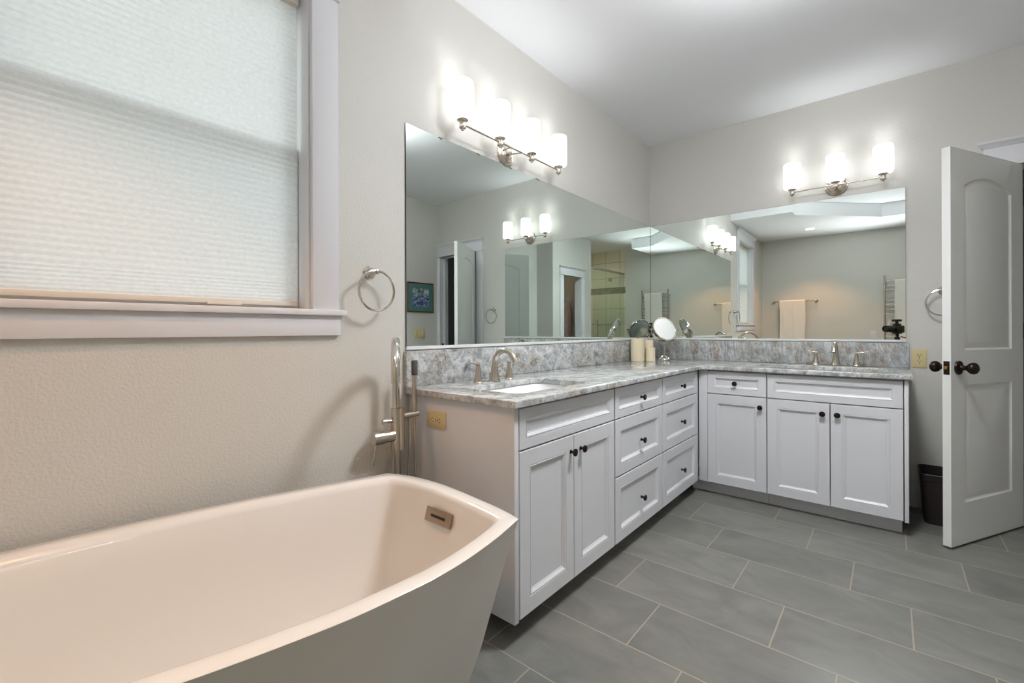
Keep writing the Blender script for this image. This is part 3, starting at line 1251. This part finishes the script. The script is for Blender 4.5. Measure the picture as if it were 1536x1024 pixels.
# ------------------------------------------------------------------ freestanding tub
TC = Vector((0.445, -3.52))
CTRL = [(0.200, -2.826), (0.279, -2.795), (0.366, -2.780), (0.452, -2.777), (0.538, -2.783), (0.620, -2.792), (0.702, -2.802), (0.765, -2.813), (0.820, -2.828),
        (0.852, -2.955), (0.873, -3.078), (0.879, -3.160), (0.877, -3.230), (0.870, -3.344), (0.851, -3.454), (0.822, -3.578), (0.775, -3.740), (0.715, -3.920), (0.645, -4.100), (0.580, -4.230),
        (0.470, -4.262), (0.350, -4.272), (0.220, -4.262), (0.110, -4.230),
        (0.062, -4.080), (0.042, -3.920), (0.036, -3.760), (0.052, -3.560), (0.078, -3.375), (0.108, -3.220), (0.145, -3.060), (0.175, -2.940)]
CORNERS = [0, 8, 19, 23]


def dense(ctrl, corners, per=4):
    out = []
    n = len(ctrl)
    cs = sorted(corners)
    for i in range(n):
        p0, p1, p2, p3 = [Vector(ctrl[(i + k) % n]) for k in (-1, 0, 1, 2)]
        if i in cs:
            p0 = 2 * p1 - p2
        if (i + 1) % n in cs:
            p3 = 2 * p2 - p1
        for k in range(per):
            t = k / per
            out.append(0.5 * ((2 * p1) + (p2 - p0) * t + (2 * p0 - 5 * p1 + 4 * p2 - p3) * t * t + (3 * p1 - p0 - 3 * p2 + p3) * t ** 3))
    return out


RIM = dense(CTRL, CORNERS)


def tub_loop(sx, sy, inset, z, zslope=1.0, soften=0.0):
    """rim outline scaled toward the tub's middle, then moved inward by inset along its normals."""
    P = [Vector((TC.x + (p.x - TC.x) * sx, TC.y + (p.y - TC.y) * sy)) for p in RIM]
    n = len(P)
    if soften:
        for _ in range(int(soften)):
            P = [(P[i - 1] + 2 * P[i] + P[(i + 1) % n]) / 4 for i in range(n)]
    out = []
    for i, p in enumerate(P):
        a, c = P[(i - 2) % n], P[(i + 2) % n]
        t = (c - a).normalized()
        nin = Vector((t.y, -t.x))
        if nin.dot(TC - p) < 0:
            nin = -nin
        q = p + nin * inset
        zz = z + zslope * 0.012 * max(0, (-2.83 - q.y)) / 0.92
        out.append(Vector((q.x, q.y, zz)))
    return out


tub = thing('bathtub', 'white freestanding bathtub with sloping sides under the window', 'bathtub', (0, 0, 0))
m = MB()
ZR = 0.60
seq = [tub_loop(0.53, 0.895, 0, 0.0, 0), tub_loop(0.545, 0.90, 0, 0.02, 0), tub_loop(0.72, 0.94, 0, 0.22, 0), tub_loop(0.86, 0.972, 0, 0.42, 0), tub_loop(0.955, 0.991, 0, 0.545, 0.8), tub_loop(0.996, 0.999, 0, ZR - 0.006),
       tub_loop(1, 1, 0.000, ZR - 0.002), tub_loop(1, 1, 0.003, ZR), tub_loop(1, 1, 0.040, ZR - 0.001, 1, 3), tub_loop(1, 1, 0.048, ZR - 0.005, 1, 6), tub_loop(0.985, 0.997, 0.053, ZR - 0.02, 1, 8),
       tub_loop(0.94, 0.985, 0.060, ZR - 0.12, 1, 14), tub_loop(0.86, 0.955, 0.070, ZR - 0.25, 1, 22), tub_loop(0.78, 0.92, 0.080, ZR - 0.36, 0, 30), tub_loop(0.70, 0.86, 0.10, ZR - 0.43, 0, 40),
       tub_loop(0.56, 0.72, 0.12, ZR - 0.455, 0, 60), tub_loop(0.3, 0.45, 0.12, ZR - 0.46, 0, 80)]
m.loops(seq, back=True)
shell = m.build('shell', ACRYL, tub, angle=40)
# overflow plate, on the slope of the end wall nearest the vanity
n_end = Vector((0.0, -0.955, 0.297))
ux = Vector((1, 0, 0))
uz = ux.cross(n_end)
if uz.z < 0:
    uz = -uz
M3 = Matrix((ux, uz, n_end)).transposed()
OV = Vector((0.520, -2.8585, 0.533))
m = MB()
m.obox(OV, (0.120, 0.043, 0.006), M3, 0.002)
ov = m.build('overflow_plate', PLATE, tub)
m = MB()
m.obox(OV + n_end * 0.0038, (0.066, 0.008, 0.002), M3, 0.0008)
m.build('overflow_slot', SLOT, ov)

# floor-mounted tub filler
FX, FY = 0.077, -2.700
fil = thing('tub_filler', 'floor-standing brushed nickel tub filler with gooseneck and hand shower', 'tub filler', (FX, FY, 0))
u = Vector((0.81, -0.58, 0)).normalized()
m = MB()
m.lathe([(0.0, 0), (0.05, 0), (0.05, 0.006), (0.046, 0.010), (0.022, 0.012), (0.0175, 0.014), (0.0175, 0.64), (0.0, 0.64)], (0, 0, 0), (0, 0, 1), 32)
m.build('floor_post', NICKEL, fil)
m = MB()
m.cyl((0, 0, 0.638), (0, 0, 0.806), 0.0205, n=28)
m.cyl((0.017, 0.014, 0.64), (0.017, 0.014, 0.806), 0.0130, n=20)
m.build('valve_body', NICKEL, fil)
m = MB()
m.cyl((0, 0, 0.805), (0, 0, 0.928), 0.0148, n=24)
pts = []
R = 0.125
for k in range(0, 4):
    pts.append(Vector((0, 0, 0.925 + 0.009 * k)))
for k in range(1, 21):
    a = PI * k / 20
    pts.append(u * (R - R * math.cos(a)) + Vector((0, 0, 0.955 + R * math.sin(a))))
pts.append(u * (2 * R) + Vector((0, 0, 0.935)))
m.tube(pts, 0.0160, 20)
m.build('gooseneck_spout', NICKEL2, fil, angle=50)
mixd = Vector((-0.12, -0.99, 0.0)).normalized()
m = MB()
c0 = Vector((0, 0, 0.697))
m.cyl(c0 + mixd * 0.012, c0 + mixd * 0.058, 0.0235, n=32)
m.cyl(c0 + mixd * 0.059, c0 + mixd * 0.098, 0.0262, n=32)
mk = m.build('mixer_knob', NICKEL, fil)
m = MB()
p0 = c0 + mixd * 0.086 + Vector((0, 0, -0.02))
m.cyl(p0, p0 + Vector((-0.004, -0.012, -0.085)), 0.0045, n=14)
m.build('mixer_lever', NICKEL, mk)
m = MB()
c1 = Vector((0, 0, 0.757))
m.cyl(c1 + mixd * 0.014, c1 + mixd * 0.040, 0.0075, n=18)
m.cyl(c1 + mixd * 0.040, c1 + mixd * 0.058, 0.0118, n=22)
m.build('diverter_knob', NICKEL, fil)
hd = Vector((0.40, 0.92, 0)).normalized()
m = MB()
m.cyl(hd * 0.012 + Vector((0, 0, 0.770)), hd * 0.092 + Vector((0, 0, 0.778)), 0.0118, n=22)
m.build('shower_cradle', NICKEL, fil)
hp = hd * 0.076
m = MB()
m.lathe([(0.0, 0.775), (0.0085, 0.775), (0.0100, 0.79), (0.0112, 0.93), (0.0112, 0.938), (0.0, 0.938)], hp, (0, 0, 1), 22)
hs = m.build('hand_shower', NICKEL, fil)
m = MB()
m.lathe([(0.0, 0.936), (0.0125, 0.936), (0.0130, 0.94), (0.0130, 0.992), (0.0115, 0.996), (0.0, 0.996)], hp, (0, 0, 1), 22)
m.build('spray_face', RUB, hs)
for i, (a, off) in enumerate((((0.056, 0.76), 0.012), ((0.076, 0.775), -0.01))):
    m = MB()
    s0 = hd * a[0] + Vector((0, 0, a[1]))
    side = Vector((0.92, -0.40, 0))
    if i == 0:
        P = [s0, s0 + Vector((0, 0, -0.10)), s0 + side * 0.000 - hd * 0.008 + Vector((0, 0, -0.25)), s0 - hd * 0.012 + Vector((0, 0, -0.42)), s0 + hd * 0.002 + Vector((0, 0, -0.58)), s0 + hd * 0.016 + Vector((0, 0, -0.655))]
    else:
        P = [s0, s0 + Vector((0, 0, -0.10)), s0 + hd * 0.004 + Vector((0, 0, -0.25)), s0 + hd * 0.014 + Vector((0, 0, -0.42)), s0 + hd * 0.012 + Vector((0, 0, -0.58)), s0 - hd * 0.004 + Vector((0, 0, -0.668))]
    # smooth the hose
    Q = [Vector(p) for p in P]
    out = []
    for j in range(len(Q) - 1):
        a_, b_, c_, d_ = Q[max(j - 1, 0)], Q[j], Q[j + 1], Q[min(j + 2, len(Q) - 1)]
        for k in range(6):
            tt = k / 6
            out.append(0.5 * ((2 * b_) + (c_ - a_) * tt + (2 * a_ - 5 * b_ + 4 * c_ - d_) * tt * tt + (3 * b_ - a_ - 3 * c_ + d_) * tt ** 3))
    out.append(Q[-1])
    m.tube(out, 0.0052, 10)
    m.build('shower_hose', NICKEL, fil)


# ------------------------------------------------------------------ towel rings
def towel_ring(label, loc, rot):
    """local +X out from the wall."""
    t = thing('towel_ring', label, 'towel ring', loc, rot, group='towel rings')
    m = MB()
    m.lathe([(0.0, 0), (0.026, 0), (0.026, 0.006), (0.020, 0.010), (0.013, 0.022), (0.0095, 0.040), (0.0105, 0.048), (0.0105, 0.060), (0.006, 0.063), (0.0, 0.063)], (0, 0, 0), (1, 0, 0), 28)
    m.build('wall_post', NICKEL, t)
    m = MB()
    R = 0.079
    cz = -R + 0.004
    m.tube([(0.055, R * math.sin(2 * PI * k / 48), cz + R * math.cos(2 * PI * k / 48)) for k in range(48)], 0.0049, 10, closed=True)
    m.build('ring', NICKEL2, t)
    return t


towel_ring('round nickel towel ring on the wall between window and long mirror', (0, -2.772, 1.352), 0.0)
towel_ring('round nickel towel ring on the back wall half hidden by the door', (1.853, 0, 1.352), -PI / 2)


# ------------------------------------------------------------------ outlets and switches
def outlet(label, loc, M):
    """built facing local +X, tall in Z."""
    t = thing('wall_outlet', label, 'electrical outlet', loc, (0, 0, 0), group='duplex outlets')
    t.rotation_euler = M.to_euler()
    m = MB()
    m.box((0, -0.035, -0.0575), (0.0055, 0.035, 0.0575), 0.002)
    m.build('cover_plate', IVORY, t)
    for s in (-1, 1):
        m = MB()
        m.prism([(p[0], p[1] + s * 0.0195) for p in rrect(-0.0165, -0.0145, 0.0165, 0.0145, 0.0105, 6)], 0, 0.0055, 0.0078)
        r = m.build('receptacle', IVORY, t)
        m = MB()
        for y in (-0.0064, 0.0064):
            m.box((0.0076, y - 0.0013, s * 0.0195 + 0.0005), (0.0081, y + 0.0013, s * 0.0195 + 0.0085))
        m.cyl((0.0076, 0, s * 0.0195 - 0.0068), (0.0081, 0, s * 0.0195 - 0.0068), 0.0028, n=12)
        m.build('slots', SLOT, r)
    m = MB()
    m.cyl((0.005, 0, 0), (0.0068, 0, 0), 0.003, n=12)
    m.build('screw', NICKEL, t)
    return t


outlet('ivory duplex outlet mounted sideways on the cabinet end by the tub', (0.187, -2.5795, 0.754), Matrix.Rotation(-PI / 2, 3, 'Z') @ Matrix.Rotation(-PI / 2, 3, 'X'))
outlet('ivory duplex outlet on the back wall between countertop and door', (1.7465, 0.0, 0.933), Matrix.Rotation(-PI / 2, 3, 'Z'))


def switch_plate(label, loc, rot, n, IVORY=IVORY):
    t = thing('light_switch', label, 'light switch', loc, rot)
    w = 0.070 + 0.046 * (n - 1)
    m = MB()
    m.box((0, -w / 2, -0.0575), (0.0055, w / 2, 0.0575), 0.002)
    m.build('cover_plate', IVORY, t)
    for k in range(n):
        y = (k - (n - 1) / 2) * 0.046
        m = MB()
        m.box((0.005, y - 0.0165, -0.033), (0.0085, y + 0.0165, 0.033), 0.0015)
        m.build('rocker', IVORY, t)
    return t


switch_plate('ivory three-gang light switch below the framed picture', (WC, -0.306, 1.081), PI, 3)
switch_plate('small white single light switch on the wall beside the towel rack', (1.423, -D, 1.034), PI / 2, 1, TRIM)

# ------------------------------------------------------------------ framed picture
pic = thing('framed_picture', 'small framed picture of water with a teal mat', 'picture', (WC, -0.292, 1.5225), PI)
hw, hh = 0.201, 0.1815
m = MB()


def rl(w, h, x):
    return [Vector((x, -w, -h)), Vector((x, w, -h)), Vector((x, w, h)), Vector((x, -w, h))]


m.loops([rl(hw, hh, 0.0), rl(hw, hh, 0.016), rl(hw - 0.004, hh - 0.004, 0.020), rl(hw - 0.012, hh - 0.012, 0.016), rl(hw - 0.016, hh - 0.016, 0.010)], back=True)
m.build('frame', FRAMEG, pic)
m = MB()
m.box((0.0095, -hw + 0.0165, -hh + 0.0165), (0.0115, hw - 0.0165, hh - 0.0165))
m.build('mat_board', MATTE, pic)
m = MB()
m.box((0.0116, -0.125, -0.112), (0.0124, 0.125, 0.112))
m.build('artwork', PAINTING, pic)


# ------------------------------------------------------------------ things on the counter
def candle(label, loc, r, h):
    t = thing('pillar_candle', label, 'candle', loc, 0, group='cream pillar candles')
    m = MB()
    m.lathe([(0.0, 0), (r - 0.002, 0), (r, 0.002), (r, h - 0.003), (r - 0.003, h), (r * 0.8, h - 0.0015), (r * 0.4, h - 0.005), (0.0, h - 0.006)], (0, 0, 0), (0, 0, 1), 40)
    m.build('wax', WAX, t)
    m = MB()
    m.tube([(0, 0, h - 0.007), (0.001, 0, h + 0.002), (0.004, 0.001, h + 0.008)], 0.0013, 8)
    m.build('wick', WICK, t)


candle('tallest cream pillar candle, nearest the mirror wall', (0.088, -0.452, TZ1), 0.052, 0.176)
candle('middle-height cream pillar candle, standing behind the other two', (0.118, -0.318, TZ1), 0.042, 0.163)
candle('shortest cream pillar candle, in front beside the tallest one', (0.168, -0.392, TZ1), 0.037, 0.104)

# two-sided makeup mirror
mk = thing('makeup_mirror', 'round tilting makeup mirror on a nickel pedestal in the corner', 'makeup mirror', (0.228, -0.262, TZ1), math.radians(-34))
m = MB()
m.lathe([(0.0, 0), (0.047, 0), (0.048, 0.004), (0.045, 0.012), (0.036, 0.024), (0.022, 0.033), (0.010, 0.037), (0.0055, 0.041), (0.005, 0.05), (0.005, 0.118), (0.0, 0.120)], (0, 0, 0), (0, 0, 1), 36)
m.build('pedestal', NICKEL2, mk)
RM, MZ = 0.101, 0.247
m = MB()
rr = RM + 0.016
pts = [(0, rr * math.cos(a), MZ + rr * math.sin(a)) for a in [PI + PI * k / 32 for k in range(33)]]
m.tube(pts, 0.0042, 10)
m.build('yoke', NICKEL2, mk)
tilt = math.radians(26)
ax = Vector((math.cos(tilt), 0, math.sin(tilt)))
m = MB()
c = Vector((0, 0, MZ))
m.lathe([(RM - 0.009, 0.012), (RM - 0.007, 0.0155), (RM - 0.001, 0.0155), (RM + 0.003, 0.011), (RM + 0.003, -0.011), (RM - 0.001, -0.0155), (RM - 0.007, -0.0155), (RM - 0.009, -0.012)], c, ax, 48, cap=(True, True))
m.build('rim', NICKEL2, mk)
m = MB()
m.lathe([(0.0, 0.0128), (RM - 0.0095, 0.0136)], c, ax, 48, cap=(False, False))
m.lathe([(0.0, 0.0126), (RM - 0.0095, 0.0126)], c, -ax, 48, cap=(False, False))
m.build('mirror_face', SILVER2, mk)
for s in (-1, 1):
    m = MB()
    m.cyl((0, s * (RM + 0.002), MZ), (0, s * (RM + 0.030), MZ), 0.006, n=14)
    m.build('pivot_knob', NICKEL2, mk)

# ------------------------------------------------------------------ waste bin behind the door
bn = thing('waste_bin', 'dark brown plastic waste bin on the floor behind the open door', 'waste bin', (1.845, -0.172, 0.0))
m = MB()


def bl(hx, hy, z, r):
    return [Vector((p[0], p[1], z)) for p in rrect(-hx, -hy, hx, hy, r, 6)]


m.loops([bl(0.088, 0.104, 0.0, 0.03), bl(0.090, 0.106, 0.004, 0.03), bl(0.106, 0.122, 0.245, 0.034), bl(0.109, 0.125, 0.247, 0.035), bl(0.112, 0.128, 0.285, 0.036), bl(0.110, 0.126, 0.288, 0.036),
         bl(0.106, 0.122, 0.286, 0.034), bl(0.102, 0.118, 0.24, 0.033), bl(0.085, 0.10, 0.006, 0.028)], back=True)
m.build('bucket', BINM, bn, angle=30)

# ------------------------------------------------------------------ wall D: towel bar, ladder rack, towels
tb = thing('towel_bar', 'long nickel towel bar on the wall facing the shorter mirror', 'towel bar', (0.456, -D, 1.556), PI / 2)
L2 = 0.285
m = MB()
m.cyl((0.066, -L2, 0), (0.066, L2, 0), 0.0075, n=16)
m.build('bar', NICKEL, tb)
for s in (-1, 1):
    m = MB()
    m.lathe([(0.0, 0), (0.026, 0), (0.026, 0.006), (0.019, 0.011), (0.012, 0.024), (0.010, 0.046), (0.0125, 0.054), (0.0125, 0.076), (0.0, 0.080)], (0, s * L2, 0), (1, 0, 0), 26)
    m.build('end_post', NICKEL, tb)


def draped(name, label, loc, rot, width, front, back, r, seed, cat='towel', group=None):
    """a folded towel hung over a bar that runs along local Y at the origin; hangs in front (+X) and behind (-X)."""
    rnd = random.Random(seed)
    ny = 24
    prof = []
    th = 0.011
    for k in range(13):
        f = k / 12
        prof.append(((r + 0.003), -back * (1 - f), -1))
    base = []
    for x, z, _ in prof:
        base.append((-x, z))
    for k in range(1, 10):
        a = PI - PI * k / 10
        base.append(((r + 0.003) * math.cos(a), (r + 0.003) * math.sin(a)))
    for k in range(19):
        base.append((r + 0.003, -front * k / 18))
    ph = [rnd.uniform(0, 6) for _ in range(4)]
    m = MB()

    def P(x, z, y, outw):
        hang = max(0.0, -z)
        w = 0.005 * math.sin(9 * y / width + ph[0] + hang * 3) * min(1, hang * 4) + 0.003 * math.sin(21 * y / width + ph[1]) * min(1, hang * 4)
        yy = y * (1 - 0.03 * min(1, hang / 0.5)) + 0.004 * math.sin(hang * 9 + ph[2])
        n = Vector((x, 0, max(z, 0))).normalized() if z > -0.001 else Vector((1 if x > 0 else -1, 0, 0))
        sgn = 1 if x > 0 else -0.3
        q = Vector((x + abs(w) * sgn, yy, z))
        return q + n * (th if outw else 0.0)
    inn = [[m.bm.verts.new(P(x, z, -width / 2 + width * j / ny, False)) for j in range(ny + 1)] for x, z in base]
    out = [[m.bm.verts.new(P(x, z, -width / 2 + width * j / ny, True)) for j in range(ny + 1)] for x, z in base]
    nb = len(base)
    for i in range(nb - 1):
        for j in range(ny):
            m.bm.faces.new((inn[i][j], inn[i][j + 1], inn[i + 1][j + 1], inn[i + 1][j]))
            m.bm.faces.new((out[i][j], out[i + 1][j], out[i + 1][j + 1], out[i][j + 1]))
        for j in (0, ny):
            m.bm.faces.new((inn[i][j], inn[i + 1][j], out[i + 1][j], out[i][j]))
    for i in (0, nb - 1):
        for j in range(ny):
            m.bm.faces.new((inn[i][j], out[i][j], out[i][j + 1], inn[i][j + 1]))
    o = m.build(name, TOWEL, None, angle=60, loc=loc, rot=(0, 0, rot))
    return tag(o, label, cat, group)


draped('hand_towel', 'cream white towel folded over the towel bar', (0.436, -D + 0.066, 1.556), PI / 2, 0.345, 0.62, 0.50, 0.0085, 3)
rk = thing('towel_rack', 'tall ladder-style nickel towel rack on the wall behind the tripod camera', 'towel rack', (1.805, -D + 0.001, 0.0), PI / 2)
HWR = 0.254
for s in (-1, 1):
    m = MB()
    m.cyl((0.062, s * HWR, 0.62), (0.062, s * HWR, 1.868), 0.0125, n=18)
    m.lathe([(0.0125, 0), (0.010, 0.004), (0.0, 0.006)], (0.062, s * HWR, 1.868), (0, 0, 1), 18)
    m.build('upright', NICKEL, rk)
    for z in (0.72, 1.76):
        m = MB()
        m.lathe([(0.02, 0.0), (0.02, 0.008), (0.008, 0.012), (0.008, 0.056)], (0, s * HWR, z), (1, 0, 0), 18)
        m.build('wall_bracket', NICKEL, rk)
for z in (1.79, 1.724, 1.665, 1.52, 1.456, 1.393, 1.333, 1.075, 1.012, 0.95, 0.80, 0.74, 0.68):
    m = MB()
    m.cyl((0.062, -HWR + 0.01, z), (0.062, HWR - 0.01, z), 0.0065, n=14)
    m.build('rung', NICKEL, rk)
draped('bath_towel', 'white bath towel hanging over the top rung of the towel rack', (1.828, -D + 0.062, 1.79), PI / 2, 0.345, 0.86, 0.035, 0.0075, 5)

# ------------------------------------------------------------------ shower glass
sg = thing('shower_enclosure', 'frameless glass shower screen with a top bar and hinged door', 'shower screen', (2.455, 0, 0))
m = MB()
m.box((-0.005, -3.93, 0.06), (0.005, -3.30, 2.20), 0.001)
gp = m.build('glass_door', SHGLASS, sg)
m = MB()
m.tube([(-0.03, -3.40, 1.0), (-0.03, -3.40, 1.30)], 0.009, 12)
m.cyl((-0.03, -3.40, 1.02), (0.0, -3.40, 1.02), 0.006, n=10)
m.cyl((-0.03, -3.40, 1.28), (0.0, -3.40, 1.28), 0.006, n=10)
m.build('pull_handle', NICKEL, gp)
m = MB()
m.box((-0.005, -4.51, 0.06), (0.005, -3.94, 2.20), 0.001)
m.build('fixed_panel', SHGLASS, sg)
m = MB()
m.box((-0.012, -4.513, 2.205), (0.012, -3.292, 2.245), 0.002)
m.build('header_bar', NICKEL, sg)
m = MB()
m.box((-0.06, -4.513, 0.0), (0.06, -3.292, 0.058), 0.004)
m.build('curb', TRIM, sg)
for z in (2.065, 0.40):
    m = MB()
    m.box((-0.012, -3.985, z - 0.03), (0.012, -3.938, z + 0.03), 0.003)
    m.box((-0.012, -3.932, z - 0.03), (0.012, -3.885, z + 0.03), 0.003)
    m.build('glass_hinge', NICKEL, sg)
m = MB()
m.cyl((2.52, -D + 0.060, 1.22), (3.02, -D + 0.060, 1.22), 0.008, n=14)
m.cyl((2.54, -D + 0.0125, 1.22), (2.54, -D + 0.06, 1.22), 0.008, n=12)
m.cyl((3.00, -D + 0.0125, 1.22), (3.00, -D + 0.06, 1.22), 0.008, n=12)
tag(m.build('grab_bar', NICKEL), 'short nickel bar on the tiled shower wall', 'grab bar')

# a robe in the closet behind the doorway
rb = thing('hanging_robe', 'dim mottled pinkish robe hanging inside the closet doorway', 'robe', (2.90, -3.06, 0.62))
m = MB()
for_r = []
for z, rx, ry in ((0.0, 0.115, 0.10), (0.2, 0.105, 0.095), (0.42, 0.085, 0.08), (0.50, 0.092, 0.085), (0.70, 0.105, 0.095), (0.92, 0.095, 0.085), (1.02, 0.05, 0.05), (1.06, 0.02, 0.02)):
    for_r.append([Vector((rx * (1 + 0.12 * math.sin(5 * a + z * 3)) * math.cos(a), ry * (1 + 0.12 * math.sin(7 * a)) * math.sin(a), z)) for a in [2 * PI * k / 40 for k in range(40)]])
m.rings(for_r)
m.build('cloth', ROBE, rb, angle=60)
m = MB()
m.tube([(0, 0, 1.04), (0, 0, 1.09), (0, -0.03, 1.12), (0, -0.099, 1.12)], 0.006, 10)
m.build('hook', NICKEL, rb)


# ------------------------------------------------------------------ can lights
def can_light(label, x, y, z, mt_, power, color, r=0.062, cone=2.75, blend=0.8):
    t = thing('downlight', label, 'ceiling light', (x, y, z))
    m = MB()
    m.lathe([(r + 0.018, -0.0005), (r + 0.018, -0.004), (r + 0.006, -0.006), (r, -0.004), (r, -0.0005)], (0, 0, 0), (0, 0, 1), 36)
    m.build('trim_ring', TRIM, t)
    m = MB()
    m.lathe([(0.0, -0.0045), (r - 0.001, -0.0045)], (0, 0, 0), (0, 0, 1), 32, cap=(True, False))
    m.build('lens', mt_, t)
    s = spot('downlight_bulb', (x, y, z - 0.012), power, color, cone, r * 0.8, blend)
    return t


can_light('warm glowing can light in the lowered ceiling over the tub', 0.739, -3.847, HS, CANLIT, DOWN_WARM, (1.0, 0.47, 0.15), cone=1.72, blend=0.45)
can_light('unseen can light added to brighten the shower', 3.05, -3.75, H, CANLITW, FILL_SHOWER, (1.0, 0.92, 0.80))
can_light('unseen can light added to brighten the closet', 3.15, -2.62, H, CANLIT, FILL_CLOSET, (1.0, 0.70, 0.45))
dome = thing('added_drum_fill', 'unseen drum light added to fill the room', 'ceiling light', (1.35, -1.90, H))  # made-up drum out of view, brightens the upper walls
m = MB()
m.lathe([(0.0, -0.0005), (0.10, -0.0005), (0.10, -0.022), (0.0, -0.022)], (0, 0, 0), (0, 0, 1), 48)
m.build('canopy', NICKEL, dome)
m = MB()
m.lathe([(0.0, -0.024), (0.205, -0.024), (0.212, -0.030), (0.212, -0.146), (0.205, -0.154), (0.0, -0.156)], (0, 0, 0), (0, 0, 1), 48)
m.build('drum_fill_shell', DRUM_FILL_LIT, dome, angle=50)
al = bpy.data.lights.new('drum_fill_lamp', 'AREA')  # added lamp below the drum, fills the cabinets and floor
al.shape = 'DISK'
al.size = 0.40
al.energy = DRUM_FILL_DOWN
al.spread = 2.35
al.color = (0.98, 0.99, 1.0)
ao = bpy.data.objects.new('drum_fill_lamp', al)
COL.objects.link(ao)
ao.location = (1.35, -1.90, H - 0.159)

# ------------------------------------------------------------------ photo camera on its tripod (seen in the shorter mirror)
B = Matrix((RGT, FWD, Vector((0, 0, 1)))).transposed()          # local: x right, y forward, z up
rotz = YAW
base = CAM - RGT * 0.075 - FWD * 0.012
ph = thing('photo_camera', 'black digital camera with a lens, mounted on the tripod', 'camera', (base.x, base.y, base.z), rotz)
m = MB()
m.lathe([(0.036, -0.16), (0.040, -0.155), (0.040, -0.10), (0.037, -0.098), (0.037, -0.06), (0.042, -0.055), (0.043, -0.004), (0.041, 0.0), (0.036, 0.0), (0.034, -0.012), (0.0, -0.012)], (0, 0, 0), (0, 1, 0), 32)
m.build('lens_barrel', BLACK, ph)
m = MB()
m.lathe([(0.0, -0.006), (0.020, -0.0075), (0.0335, -0.0115)], (0, 0, 0), (0, 1, 0), 28, cap=(False, False))
m.build('front_glass', LENSG, ph)
m = MB()
m.box((-0.072, -0.225, -0.052), (0.072, -0.155, 0.042), 0.010)
m.box((-0.032, -0.222, 0.040), (0.032, -0.150, 0.068), 0.008)
m.box((0.045, -0.19, -0.05), (0.078, -0.135, 0.035), 0.010)
m.build('body', BLACK, ph)
m = MB()
m.box((-0.014, -0.20, 0.066), (0.014, -0.175, 0.096), 0.003)
m.box((-0.030, -0.235, 0.094), (0.030, -0.135, 0.124), 0.008)
m.build('hot_shoe_unit', BLACK, ph)
fl = spot('fill_flash', base + FWD * -0.185 + Vector((0, 0, 0.135)), FLASH, (0.97, 0.985, 1.0), 1.6, 0.04, 1.0)  # unseen flash burst, added to fill the room off the ceiling
fl.rotation_euler = (FWD * 0.5 + Vector((0, 0, 1))).to_track_quat('-Z', 'Y').to_euler()
tp = thing('tripod', 'black tripod standing on the tiles under the camera', 'tripod', (base.x - FWD.x * 0.19, base.y - FWD.y * 0.19, 0), rotz)
zt = base.z - 0.0525
m = MB()
m.box((-0.035, -0.04, zt - 0.014), (0.035, 0.04, zt), 0.004)
m.cyl((0, 0, zt - 0.014), (0, 0, zt - 0.05), 0.018, n=20)
m.lathe([(0.0, 0), (0.026, 0.004), (0.030, 0.026), (0.026, 0.048), (0.0, 0.052)], (0, 0, zt - 0.10), (0, 0, 1), 24)
m.build('ball_head', BLACK, tp)
m = MB()
m.tube([(0.03, -0.02, zt - 0.05), (0.07, -0.10, zt - 0.075), (0.10, -0.16, zt - 0.10)], 0.007, 12)
m.build('pan_handle', BLACK, tp)
m = MB()
m.cyl((0, 0, zt - 0.10), (0, 0, zt - 0.42), 0.013, n=18)
m.cyl((0, 0, zt - 0.20), (0, 0, zt - 0.13), 0.028, n=20)
m.build('centre_column', BLACK, tp)
for k in range(3):
    a = PI / 2 + 2 * PI * k / 3 + 0.35
    dr = Vector((math.cos(a), math.sin(a), 0))
    top_ = dr * 0.028 + Vector((0, 0, zt - 0.165))
    foot = dr * 0.43 + Vector((0, 0, 0.010))
    mid = top_.lerp(foot, 0.45)
    m = MB()
    m.cyl(top_, mid, 0.0145, n=16)
    m.cyl(mid - (mid - top_).normalized() * 0.03, mid, 0.018, n=16)
    m.cyl(mid, foot, 0.011, n=16)
    lg = m.build('leg', BLACK, tp)
    m = MB()
    m.lathe([(0.012, 0.0), (0.014, 0.002), (0.013, 0.022), (0.0, 0.024)], Vector((foot.x, foot.y, 0.0)), (0, 0, 1), 16)
    m.build('rubber_foot', RUB, lg)
